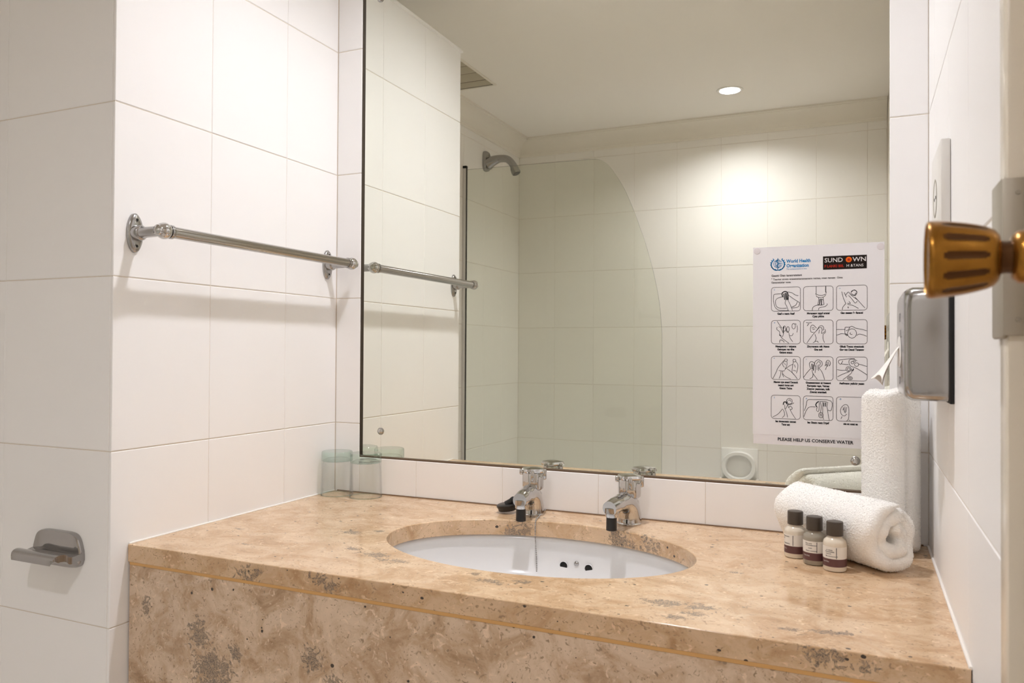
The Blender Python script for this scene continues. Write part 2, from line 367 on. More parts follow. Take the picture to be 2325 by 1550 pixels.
def lay(parent, plane, val, cols, rows, m='tile'):
    """plane 'x+': faces +x at x=val, cols are y; 'y-': faces -y, cols are x; ..."""
    for a,b in zip(cols[:-1],cols[1:]):
        for c,d in zip(rows[:-1],rows[1:]):
            wd=abs(b-a)-GAP*0.45; hg=abs(d-c)-GAP
            if wd<0.004 or hg<0.004: continue
            o=bpy.data.objects.new('tile', tile_mesh(wd,hg,m)); COL.objects.link(o); o.parent=parent
            p=(a+b)/2; q=(c+d)/2
            n={'x+':(1,0,0),'x-':(-1,0,0),'y+':(0,1,0),'y-':(0,-1,0)}[plane]
            z=Vector(n); y=Vector((0,0,1)); x=y.cross(z)
            R=Matrix((x,y,z)).transposed().to_4x4()
            j=Matrix.Rotation(random.uniform(-1,1)*0.0012,4,'X')@Matrix.Rotation(random.uniform(-1,1)*0.0015,4,'Y')
            loc=(val,p,q) if plane[0]=='x' else (p,val,q)
            o.matrix_local=Matrix.Translation(loc)@R@j
rows_l = ROWS[:-1]+[PT-0.008]
lay(wall_left,'x+',0.0,[YP,-0.4469,-0.2028,0.0],rows_l)
lay(wall_left,'y-',YP,[XS,-0.3132,-0.0068],rows_l)
lay(tile_bed,'y-',0.0,[0.001,0.0786],ROWS[3:]+[H]); lay(tile_bed,'y-',0.0,[1.3466,XR-0.0005],ROWS[3:]+[H])
lay(tile_bed,'y-',0.0,[0.0786]+[0.2527+TW*k for k in range(5)]+[1.3466],[0.80,0.9445])
lay(tile_bed,'y-',0.0,[0.0786]+[0.2527+TW*k for k in range(5)]+[1.3466],[2.215,H])
lay(wall_right,'x-',XR,[0.0,-0.126,-0.370,-0.614,YJ],ROWS+[H])
lay(wall_shower,'x+',XS,[YB,YB+TW,YB+2*TW,YB+3*TW,YB+4*TW,YB+5*TW,YB+6*TW,YB+7*TW,YP],ROWS,'tile_bath')
lay(wall_shower,'x+',XS,[YB,YB+TW,YB+2*TW,YB+3*TW,YB+4*TW,YB+5*TW,YB+6*TW,YB+7*TW,YP],[ROWS[-1],H-0.05],'tile_bath')
BC=[XS]+[-0.1393+TW*k for k in range(-1,7)]+[XR]
lay(wall_back,'y+',YB,BC,ROWS,'tile_bath'); lay(wall_back,'y+',YB,BC,[ROWS[-1],H-0.05],'tile_bath')
# capping on the low partition
cap = box('capping_strip', XS+0.001, 0.007, YP-0.007, -0.002, PT-0.009, PT, 'tile', wall_left, 0.002)
# cornices
def cornice(name, p0, p1, nrm):
    n=Vector(nrm); prof=[]; c=0.096
    prof=[(0.0,H-c),(0.010,H-c),(0.012,H-c+0.012)]
    for i in range(9):
        t=i/8*PI/2; prof.append((0.016+(c-0.030)*(1-math.cos(t)), H-c+0.014+(c-0.028)*math.sin(t)))
    prof+=[(c-0.012,H-0.010),(c,H-0.010),(c,H-0.0002),(0.0,H-0.0002)]
    V=[]; k=len(prof)
    for p in (p0,p1):
        for (d,z) in prof: V.append((p[0]+n.x*d,p[1]+n.y*d,z))
    Fc=[(i,(i+1)%k,k+(i+1)%k,k+i) for i in range(k)]+[tuple(range(k))[::-1],tuple(range(k,2*k))]
    return struct(obj(name,V,Fc,'cornice',None,True,30))
cornice('trim_2',(XS,YB),(XR-0.001,YB),(0,1,0)); cornice('trim_3',(XS,YB+0.0002),(XS,-0.1),(1,0,0))

# ------------------------------------------------------------------ mirror
mroot = empty('frameless_mirror',(0.711,MY,0.945))
tag(mroot,'large frameless wall mirror set between the white tiles above the worktop','mirror')
v,f = boxv(0.0786,1.3520,MY,MY+0.003,0.9455,2.214)
obj('mirror_glass',[(0.0786,MY,0.9460),(1.3520,MY,0.9460),(1.3520,MY,2.214),(0.0786,MY,2.214),(0.0786,MY+0.003,0.9460),(1.3520,MY+0.003,0.9460),(1.3520,MY+0.003,2.214),(0.0786,MY+0.003,2.214)],
    [(0,1,2,3),(4,5,6,7),(0,1,5,4),(1,2,6,5),(2,3,7,6),(3,0,4,7)],'mirror',mroot)
box('dark_edge', 0.0776,0.0784, 0.0012,MY+0.0028, 0.945,2.2145,'dark_brown',mroot)
box('bottom_bead', 0.0790,1.3460, 0.0012,MY-0.0006, 0.9436,0.9475,'bead_brown',mroot)
def mirror_screw(x,z,label):
    r=empty('mirror_screw',(x,MY-0.0001,z)); tag(r,label,'screw','mirror fixing screws')
    lathe('washer',[(0.0095,0.0),(0.0095,0.001),(0.0085,0.0018)],(x,MY-0.0001,z),'screw',r,(0,-1,0),24)
    lathe('dome_cap',[(0.0078,0.0018),(0.0078,0.004),(0.0068,0.0058),(0.0045,0.0072),(0.0015,0.0078)],(x,MY-0.0001,z),'chrome',r,(0,-1,0),24)
mirror_screw(0.1396,1.0139,'small chrome dome screw low on mirror above the two tumblers')
mirror_screw(0.1294,2.1600,'small chrome dome screw at top left of the mirror')
mirror_screw(1.2841,1.0074,'small chrome dome screw in mirror half hidden behind standing rolled towel')

# ------------------------------------------------------------------ ceiling lamps
def downlight(x,y,label):
    r=empty('ceiling_downlight',(x,y,H)); tag(r,label,'downlight','recessed ceiling lamps')
    lathe('trim_ring',[(LR-0.001,0.001),(LR-0.001,-0.003),(0.054,-0.005),(0.062,-0.0035),(0.063,-0.0002)],(x,y,H),'white_plastic',r,(0,0,1),40,False,False)
    lathe('lamp_can',[(LR-0.0008,0.0),(LR-0.0008,0.030),(LR-0.0008,0.036)],(x,y,H),'can',r,(0,0,1),40,False,True)
    obj('lamp_glass',[(x+0.0475*math.cos(2*PI*k/20),y+0.0475*math.sin(2*PI*k/20),H+0.028) for k in range(20)],[tuple(range(20))],'lamp',r)
downlight(0.71,-2.1465,'lit round recessed downlight over the bath seen in the mirror')
downlight(0.71,-0.370,'lit round recessed downlight in ceiling above the basin')
# ------------------------------------------------------------------ ceiling vent
vr=empty('ceiling_vent',(-0.455,-1.43,H)); tag(vr,'square cream slatted air vent in ceiling by the shower','vent')
VX0,VX1,VY0,VY1=-0.605,-0.300,-1.625,-1.235
bm=bmesh.new()
for a in ((VX0,VX1,VY0,VY0+0.012),(VX0,VX1,VY1-0.012,VY1),(VX0,VX0+0.012,VY0+0.012,VY1-0.012),(VX1-0.012,VX1,VY0+0.012,VY1-0.012)): bbox(bm,*a,H-0.006,H-0.0002,0.0015)
bobj('vent_frame',bm,'cornice',vr)
box('vent_backing',VX0+0.010,VX1-0.010,VY0+0.010,VY1-0.010,H-0.0036,H-0.0004,'dark_brown',vr)
for a,b in ((VY0+0.019,VY0+0.088),(VY0+0.094,VY0+0.190),(VY0+0.194,VY0+0.280),(VY0+0.284,VY1-0.012)):
    box('vent_slat',VX0+0.012,VX1-0.014,a,b,H-0.0045,H-0.0018,'vent',vr,0.0008)

# ------------------------------------------------------------------ bath alcove (seen in the mirror)
SY=-1.895
bx0,bx1,by0,by1,bz=XS+0.002,0.92,YB+0.002,-1.86,0.50
bm=bmesh.new(); N=64; cx,cy=(bx0+bx1)/2,(by0+by1)/2
def rr(t,a,b,p): c,s=math.cos(t),math.sin(t); return (a*math.copysign(abs(c)**(2/p),c), b*math.copysign(abs(s)**(2/p),s))
rings=[]
for (a,b,z,p) in (((bx1-bx0)/2,(by1-by0)/2,0.0,40),((bx1-bx0)/2,(by1-by0)/2,bz,40),(0.68,0.29,bz+0.001,5),(0.66,0.27,bz-0.03,4),(0.60,0.23,0.18,3.5),(0.45,0.15,0.14,3)):
    rings.append([bm.verts.new((cx+rr(2*PI*i/N,a,b,p)[0],cy+rr(2*PI*i/N,a,b,p)[1],z)) for i in range(N)])
for q in range(len(rings)-1):
    for i in range(N): bm.faces.new((rings[q][i],rings[q][(i+1)%N],rings[q+1][(i+1)%N],rings[q+1][i]))
bm.faces.new(rings[-1]); bm.faces.new(rings[0][::-1])
tag(bobj('bathtub',bm,'ceramic',None,True,35),'white built-in bathtub below the glass shower screen','bathtub')
sr=empty('shower_screen',(-0.08,SY,bz)); tag(sr,'clear shower screen with a curved outer edge over the bath','shower screen')
side=[(0.086,2.168),(0.125,2.163),(0.165,2.140),(0.205,2.090),(0.254,2.010),(0.300,1.905),(0.335,1.810),(0.3633,1.7274),(0.395,1.615),(0.4178,1.510),(0.4278,1.450),(0.4355,1.370),(0.4395,1.290),(0.4400,1.10),(0.4400,bz+0.012)]
out=[(-0.606,2.178)]+[(p[0],p[2]) for p in catmull([(a,0,b) for a,b in side],5)]+[(-0.606,bz+0.012)]
n=len(out); V=[(a,SY-0.003,b) for a,b in out]+[(a,SY+0.003,b) for a,b in out]
obj('glass_panel',V,[tuple(range(n)),tuple(range(n,2*n))[::-1]],'screen_glass',sr)
obj('polished_edge',V,[(i,i+1,n+i+1,n+i) for i in range(n-1)],'glass_edge',sr)
box('hinge_profile',XS+0.0005,-0.600,SY-0.007,SY+0.007,bz+0.002,2.185,'aluminium',sr,0.002)
box('seal_strip',-0.600,-0.5975,SY-0.0055,SY+0.0055,bz+0.002,2.185,'black_rubber',sr)
box('profile_cap',XS+0.0005,-0.597,SY-0.009,SY+0.009,2.185,2.198,'black_rubber',sr,0.002)
# shower head
hy,hz=-2.153,2.277
hr=empty('overhead_shower',(XS,hy,hz)); tag(hr,'grey fixed shower head on bent arm high on the bath wall','shower head')
bm=bmesh.new()
def rrplate(name,x0,x1,yc,zc,hw,hh,p,m,parent,taper=0.9,n=40):
    V=[];Fc=[]; lev=[(x0,1.0),(x0+(x1-x0)*0.6,1.0),(x0+(x1-x0)*0.9,0.95),(x1,taper)]
    for (x,s) in lev:
        for i in range(n):
            a,b=rr(2*PI*i/n,hw*s,hh*s,p); V.append((x,yc+a,zc+b))
    for j in range(len(lev)-1):
        for i in range(n): Fc.append((j*n+i,j*n+(i+1)%n,(j+1)*n+(i+1)%n,(j+1)*n+i))
    Fc+= [tuple(range(n))[::-1],tuple((len(lev)-1)*n+i for i in range(n))]
    return obj(name,V,Fc,m,parent,True,40)
bm.free()
rrplate('wall_plate',XS+0.0002,XS+0.020,hy,hz+0.003,0.034,0.056,3.2,'chrome_dull',hr)
arm=catmull([(XS+0.018,hy,hz-0.012),(XS+0.05,hy,hz+0.002),(XS+0.09,hy,hz+0.010),(XS+0.135,hy,hz+0.004),(XS+0.165,hy,hz-0.022),(XS+0.182,hy,hz-0.052)],6)
sweep('arm',arm,list(interp([0,1,2,3,4,5],[0.036,0.028,0.021,0.020,0.0195,0.021],len(arm))),'chrome_dull',hr,24)
lathe('spray_head',[(0.020,0.0),(0.024,0.010),(0.025,0.034),(0.023,0.040)],(XS+0.176,hy,hz-0.045),'chrome_dull',hr,(0.42,0,-0.9),28)
lathe('spray_face',[(0.020,0.0402),(0.018,0.0425)],(XS+0.176,hy,hz-0.045),'ink_grey',hr,(0.42,0,-0.9),28)
# ceramic ring holder on back wall
kx,kz=0.695,0.607
kr=empty('ring_holder',(kx,YB,kz)); tag(kr,'white plastic ring holder on bath wall seen low in the mirror','holder')
box('back_plate',kx-0.096,kx+0.096,YB+0.0002,YB+0.012,kz-0.098,kz+0.100,'ring_white',kr,0.004)
V=[];Fc=[];n=40;lv=[]
for (y,ro,ri) in ((YB+0.012,0.078,0.058),(YB+0.050,0.080,0.060),(YB+0.055,0.077,0.063)):
    for i in range(n):
        a,b=rr(2*PI*i/n,ro*1.12,ro,2.2); V.append((kx+a,y,kz+0.005+b))
    for i in range(n):
        a,b=rr(2*PI*i/n,ri*1.12,ri,2.2); V.append((kx+a,y,kz+0.005+b))
for j in range(2):
    for i in range(n):
        i2=(i+1)%n; o0=j*2*n; o1=(j+1)*2*n
        Fc.append((o0+i,o0+i2,o1+i2,o1+i)); Fc.append((o0+n+i2,o0+n+i,o1+n+i,o1+n+i2))
for i in range(n): i2=(i+1)%n; Fc.append((4*n+i,4*n+i2,5*n+i2,5*n+i))
obj('ring',V,Fc,'ring_white',kr,True,40)
sweep('roller_bar',[(kx-0.085,YB+0.040,kz-0.080),(kx+0.085,YB+0.040,kz-0.080)],0.014,'white_plastic',kr,20)
for s in (-1,1): box('bracket_ear',kx+s*0.095-0.008,kx+s*0.095+0.008,YB+0.012,YB+0.058,kz-0.100,kz-0.060,'white_plastic',kr,0.004)

# ------------------------------------------------------------------ worktop with basin
ZC=0.850; YF=-0.6516; BX,BY,BA,BB=0.712,-0.319,0.312,0.2015
wt=empty('stone_worktop',(0.7,YF,0.81)); tag(wt,'polished tan fossil limestone worktop with an oval basin cut-out','worktop')
x0,x1,y0,y1=0.0012,XR-0.0012,YF,-0.0012
ang=sorted(set([2*PI*i/112 for i in range(112)]+[math.atan2(yy-BY,xx-BX)%(2*PI) for xx in (x0,x1) for yy in (y0,y1)]))
def hit(t):
    c,s=math.cos(t),math.sin(t); k=1e9
    if c>1e-9:k=min(k,(x1-BX)/c)
    if c<-1e-9:k=min(k,(x0-BX)/c)
    if s>1e-9:k=min(k,(y1-BY)/s)
    if s<-1e-9:k=min(k,(y0-BY)/s)
    return (BX+k*c,BY+k*s)
def ell(t):
    c,s=math.cos(t),math.sin(t); k=1/math.sqrt((c/BA)**2+(s/BB)**2); return (BX+k*c,BY+k*s)
bm=bmesh.new(); n=len(ang); zs=(ZC,0.8165)
O=[[bm.verts.new((*hit(t),z)) for t in ang] for z in zs]; I=[[bm.verts.new((*ell(t),z)) for t in ang] for z in zs]
for i in range(n):
    j=(i+1)%n
    bm.faces.new((I[0][i],I[0][j],O[0][j],O[0][i])); bm.faces.new((O[1][i],O[1][j],I[1][j],I[1][i]))
    bm.faces.new((O[0][i],O[0][j],O[1][j],O[1][i])); bm.faces.new((I[0][j],I[0][i],I[1][i],I[1][j]))
slab=bobj('slab',bm,'stone_top',wt,True,30)
bv=slab.modifiers.new('bevel','BEVEL'); bv.width=0.0014; bv.segments=2; bv.limit_method='ANGLE'; bv.angle_limit=math.radians(60)
box('joint_filler',x0+0.004,x1-0.001,YF+0.0010,YF+0.03,0.8112,0.8166,'orange_joint',wt)
# sealant along walls
struct(sweep('trim_4',[(0.0018,YF+0.002,ZC+0.0006),(0.0018,-0.004,ZC+0.0006)],0.0022,'silicone',None,10))
struct(sweep('trim_5',[(XR-0.0018,YF+0.002,ZC+0.0006),(XR-0.0018,-0.004,ZC+0.0006)],0.0022,'silicone',None,10))
struct(sweep('trim_6',[(0.01,-0.0016,ZC+0.0004),(XR-0.01,-0.0016,ZC+0.0004)],0.0022,'brown_grout',None,10))
ap=box('vanity_panel',0.0045,XR-0.0015,YF+0.0015,YF+0.024,0.004,0.8110,'stone_front',None,0.001)
tag(ap,'mottled brown fossil stone panel closing the front below the worktop','panel')
# basin bowl
bs=empty('washbasin',(BX,BY,0.65)); tag(bs,'white ceramic oval basin set under the stone worktop','basin')
bm=bmesh.new(); N=72; RA,RB,D0=BA+0.006,BB+0.006,0.155; rings=[]
zt=0.8160
levels=[(RA+0.03,RB+0.03,zt),(RA+0.001,RB+0.001,zt)]
for k in range(1,15):
    s=k/14; q=(1-s**2.7)**(1/2.3) if s<1 else 0.0
    q=max(q,0.08); levels.append((RA*q,RB*q,zt-D0*s))
for (a,b,z) in levels: rings.append([bm.verts.new((BX+a*math.cos(2*PI*i/N),BY+b*math.sin(2*PI*i/N),z)) for i in range(N)])
for q in range(len(rings)-1):
    for i in range(N): bm.faces.new((rings[q][i],rings[q][(i+1)%N],rings[q+1][(i+1)%N],rings[q+1][i]))
bm.faces.new(rings[-1])
bowl=bobj('bowl',bm,'ceramic',bs,True)
so=bowl.modifiers.new('thick','SOLIDIFY'); so.thickness=0.008; so.offset=-1.0
def bowl_y(x,z):
    s=(zt-z)/D0; q=(1-s**2.7)**(1/2.3); return BY+RB*q*math.sqrt(max(0,1-((x-BX)/(RA*q))**2))
for (hx,hz_,r) in ((0.7005,0.7585,0.0088),(0.7585,0.7590,0.0088)):
    y=bowl_y(hx,hz_); lathe('overflow_hole',[(r*1.15,-0.0004),(r,0.0008),(r*0.93,-0.0002)],(hx,y-0.0012,hz_),'ceramic',bs,(0,-1,-0.02),24,False,False)
    lathe('hole_shadow',[(r*0.95,-0.001),(r*0.95,0.0003)],(hx,y-0.0012,hz_),'dark',bs,(0,-1,-0.02),24)
y=bowl_y(0.7295,0.765); lathe('chain_stay',[(0.0055,0.0),(0.005,0.0025),(0.002,0.004)],(0.7295,y-0.0006,0.7655),'bead',bs,(0,-1,0.1),16)
lathe('drain_ring',[(0.028,0.0),(0.030,0.002),(0.022,0.003),(0.018,0.001)],(BX,BY,zt-D0+0.0006),'chrome',bs,(0,0,1),32)

# ------------------------------------------------------------------ taps
def tap(x,label,tw=0.0):
    by=-0.058; r=empty('basin_tap',(x,by,ZC)); tag(r,label,'tap','chrome basin taps')
    lathe('base_ring',[(0.027,0.0002),(0.027,0.003),(0.025,0.005)],(x,by,ZC),'chrome',r,(0,0,1),32)
    path=catmull([(x,by+0.004,ZC+0.003),(x,by+0.003,ZC+0.020),(x+tw*0.006,by-0.006,ZC+0.040),(x+tw*0.028,by-0.028,ZC+0.053),(x+tw*0.057,by-0.057,ZC+0.0535),(x+tw*0.080,by-0.080,ZC+0.052),(x+tw*0.103,by-0.103,ZC+0.0500)],6)
    n=len(path); rad=interp(range(7),[0.0270,0.0255,0.0235,0.0200,0.0172,0.0175,0.0155],n)
    e=[(1.0,1.0)]*n
    sweep('body',path,list(rad),'chrome',r,28)
    lathe('neck',[(0.0215,0.030),(0.0205,0.050),(0.0175,0.054),(0.0175,0.058)],(x,by+0.003,ZC),'chrome',r,(0,0,1),32)
    sx,sy=x+tw*0.092,by-0.092
    lathe('aerator',[(0.0150,0.050),(0.0150,0.040),(0.0135,0.039),(0.0135,0.034),(0.0120,0.031)],(sx,sy,ZC),'chrome',r,(0,0,1),28)
    lathe('rubber_nozzle',[(0.0110,0.033),(0.0112,0.004),(0.0102,0.0035),(0.0102,0.006)],(sx,sy,ZC),'black_rubber',r,(0,0,1),24)
    lob=lambda t,h: 1+0.035*math.cos(8*t)
    lathe('handle_barrel',[(0.0195,0.057),(0.0240,0.061),(0.0248,0.068),(0.0248,0.093),(0.0232,0.097)],(x,by+0.003,ZC),'chrome',r,(0,0,1),64,True,True,lob)
    hd=lathe('handle_top',[(0.0228,0.096),(0.026,0.098),(0.027,0.101),(0.024,0.106),(0.012,0.1085),(0.002,0.109)],(x,by+0.003,ZC),'chrome',r,(0,0,1),48,True,True,lambda t,h:1+0.10*math.cos(4*t+0.6))
    for k in range(4):
        a=k*PI/2+0.35; bm=bmesh.new(); bbox(bm,0.019,0.0315,-0.0040,0.0040,(0.080 if k in (0,3) else 0.091),0.1045,0.0032,3)
        bmesh.ops.transform(bm,matrix=Matrix.Translation((x,by+0.003,ZC))@Matrix.Rotation(a,4,'Z'),verts=bm.verts)
        bobj('handle_lobe',bm,'chrome',hd,True,40)
    return r
tap(0.6005,'chrome basin tap nearer the tumblers, with black rubber nozzle',0.12)
tap(0.8300,'chrome basin tap nearer the towels, with black rubber nozzle',-0.13)
# plug and chain
pr=empty('basin_plug',(0.541,-0.062,ZC)); tag(pr,'black rubber basin plug lying tilted beside a chrome tap','plug')
ax=Vector((-0.28,-0.10,0.95)).normalized(); pc=Vector((0.541,-0.066,ZC+0.0065))
lathe('plug_disc',[(0.0205,-0.0005),(0.0225,0.006),(0.0245,0.009),(0.0245,0.013),(0.022,0.0145)],pc-Vector((0,0,0.0)),'black_rubber',pr,(-0.10,-0.06,0.99),32)
sweep('plug_lug',catmull([(0.541,-0.066,ZC+0.019),(0.549,-0.066,ZC+0.027),(0.556,-0.066,ZC+0.036),(0.561,-0.066,ZC+0.026),(0.564,-0.066,ZC+0.020)],5),list(interp(range(5),[0.010,0.007,0.003,0.004,0.006],21)),'black_rubber',pr,12)
bm=bmesh.new()
cp=catmull([(0.6135,-0.0065,ZC+0.0026),(0.6190,-0.040,ZC+0.0026),(0.6275,-0.085,ZC+0.0024),(0.6345,-0.1165,ZC+0.0024),(0.6372,-0.1285,ZC-0.002),(0.6376,-0.1306,ZC-0.016),(0.6385,-0.1300,0.800),(0.6400,-0.1275,0.765),(0.6420,-0.1330,0.725),(0.645,-0.150,0.690)],40)
acc=0.0; last=cp[0]; bead=[cp[0]]
for q in cp[1:]:
    if (q-bead[-1]).length>=0.0036: bead.append(q)
for q in bead: bmesh.ops.create_icosphere(bm,subdivisions=1,radius=0.0019,matrix=Matrix.Translation(q))
tag(bobj('plug_chain',bm,'bead',None,True),'thin steel bead chain running over the basin edge','chain')

# ------------------------------------------------------------------ tumblers
def tumbler(x,y,label,rot):
    r=empty('glass_tumbler',(x,y,ZC)); tag(r,label,'glass','upturned tumblers')
    hgt=0.114; R0,R1=0.0415,0.0395; zb=hgt-0.026
    lathe('glass_wall',[(R0-0.0020,0.0004),(R0,0.0006),(R0,0.02),(R1,zb-0.01),(R1,zb)],(x,y,ZC),'tumbler_wall',r,(0,0,1),48,False,False)
    lathe('inner_wall',[(R0-0.0020,0.0004),(R0-0.0022,0.02),(R1-0.0026,zb-0.01),(R1-0.0045,zb+0.003),(R1-0.012,zb+0.007),(0.002,zb+0.0085)],(x,y,ZC),'tumbler_wall',r,(0,0,1),48,False,False)
    V,Fc=sweep_geo([(x+(R0-0.001)*math.cos(2*PI*k/40),y+(R0-0.001)*math.sin(2*PI*k/40),ZC+0.0016) for k in range(41)],0.0011,8)
    obj('rolled_rim',V,Fc,'tumbler_base',r,True)
    lathe('thick_base',[(R1-0.003,zb),(R1+0.0003,zb+0.001),(R1+0.0003,hgt-0.003),(R1-0.002,hgt-0.0005),(R1-0.005,hgt),(0.004,hgt-0.002)],(x,y,ZC),'tumbler_base',r,(0,0,1),48,True,True)
tumbler(0.0445,-0.050,'upturned clear tumbler touching the left tiled wall',0)
tumbler(0.1315,-0.046,'upturned clear tumbler standing nearer the taps',0)

# ------------------------------------------------------------------ towel bar
tb=empty('towel_bar',(0.0,-0.34,1.4525)); tag(tb,'long chrome towel bar on two oval wall brackets','towel bar')
bxw=0.080; bzw=1.4525
for yb in (-0.6450,-0.0430):
    V=[];Fc=[];n=36;lev=[(0.0003,1.0),(0.004,1.0),(0.007,0.9),(0.0085,0.6)]
    for (x,s) in lev:
        for i in range(n):
            a,b=rr(2*PI*i/n,0.0175*s,0.0385*(0.12+0.88*s) if s<1 else 0.0385,2.0); V.append((x,yb+a,bzw+b))
    for j in range(3):
        for i in range(n): Fc.append((j*n+i,j*n+(i+1)%n,(j+1)*n+(i+1)%n,(j+1)*n+i))
    Fc+=[tuple(range(n))[::-1],tuple(3*n+i for i in range(n))]
    fl=obj('flange',V,Fc,'chrome_dull',tb,True,50)
    for s in (-1,1):
        lathe('screw_head',[(0.0050,0.0),(0.0050,0.0010),(0.0042,0.0014)],(0.0074,yb,bzw+s*0.0255),'screw',fl,(1,0,0),16)
        lathe('screw_slot',[(0.0030,0.0014),(0.0028,0.0017)],(0.0074,yb,bzw+s*0.0255),'dark',fl,(1,0,0),12)
    lathe('stem',[(0.0150,0.006),(0.0150,0.020),(0.0135,0.0225),(0.0115,0.024),(0.0105,0.034),(0.0100,bxw-0.008)],(0,yb,bzw),'chrome_dull',tb,(1,0,0),28)
    ball('end_ball',(bxw,yb,bzw),0.0160,'chrome',tb)
    d=1 if yb<-0.3 else -1
    lathe('collar',[(0.0130,0.012),(0.0135,0.014),(0.0135,0.019),(0.0125,0.0205)],(bxw,yb,bzw),'chrome_dull',tb,(0,d,0),28)
    lathe('finial',[(0.0105,-0.0135),(0.0100,-0.0165),(0.0060,-0.0185),(0.0035,-0.0205),(0.001,-0.021)],(bxw,yb,bzw),'chrome',tb,(0,d,0),24)
sweep('rail',[(bxw,-0.630,bzw),(bxw,-0.058,bzw)],0.0113,'steel',tb,32)

# ------------------------------------------------------------------ chrome soap dish on the partition end
sd=empty('soap_dish',(-0.135,YP,0.815)); tag(sd,'chrome wall soap dish on the end of the tiled partition','soap dish')
V=[];Fc=[];n=48
def trap(t):
    a,b=rr(t,0.068,0.0340,5.5); k=1-0.17*max(0,b/0.0340); return a*k,b
for (y,s) in ((YP-0.0003,1.0),(YP-0.007,1.0),(YP-0.011,0.965),(YP-0.012,0.90)):
    for i in range(n):
        a,b=trap(2*PI*i/n); V.append((-0.1365+a*s,y,0.8385+b*s))
for j in range(3):
    for i in range(n): Fc.append((j*n+i,j*n+(i+1)%n,(j+1)*n+(i+1)%n,(j+1)*n+i))
Fc+=[tuple(range(n))[::-1],tuple(3*n+i for i in range(n))]
obj('back_plate',V,Fc,'dish_chrome',sd,True,40)
pf=[(0.0,0.822),(0.012,0.8235),(0.030,0.8215),(0.044,0.8215),(0.052,0.8265),(0.060,0.8285),(0.072,0.8290),(0.083,0.8265),(0.090,0.8205),(0.0925,0.813)]
pts=[Vector((0,-a*0.66,b+0.011)) for a,b in pf]; pts=catmull(pts,4); hw=interp([0,1,2,3,4,5,6],[0.069,0.068,0.066,0.064,0.0625,0.060,0.055],len(pts))
V=[];Fc=[];k=len(pts);mm=9
for side in (0,1):
    for i,p in enumerate(pts):
        for j in range(mm):
            u=-1+2*j/(mm-1); dip=0.0035*(1-min(1,abs(u))**4)*math.exp(-((-p.y-0.022)/0.012)**2) if side==0 else 0
            th=0 if side==0 else (0.013 if -p.y<0.050 else 0.013*max(0.12,(0.062-(-p.y))/0.012))
            V.append((-0.1365+u*hw[i],YP-0.0006+p.y,p.z-dip-th))
for s in (0,1):
    o=s*k*mm
    for i in range(k-1):
        for j in range(mm-1):
            q=(o+i*mm+j,o+i*mm+j+1,o+(i+1)*mm+j+1,o+(i+1)*mm+j); Fc.append(q if s==0 else q[::-1])
o=k*mm
for i in range(k-1):
    for j in (0,mm-1): Fc.append((i*mm+j,(i+1)*mm+j,o+(i+1)*mm+j,o+i*mm+j))
for i in (0,k-1):
    for j in range(mm-1): Fc.append((i*mm+j,i*mm+j+1,o+i*mm+j+1,o+i*mm+j))
tr=obj('tray',V,Fc,'dish_chrome',sd,True,45)

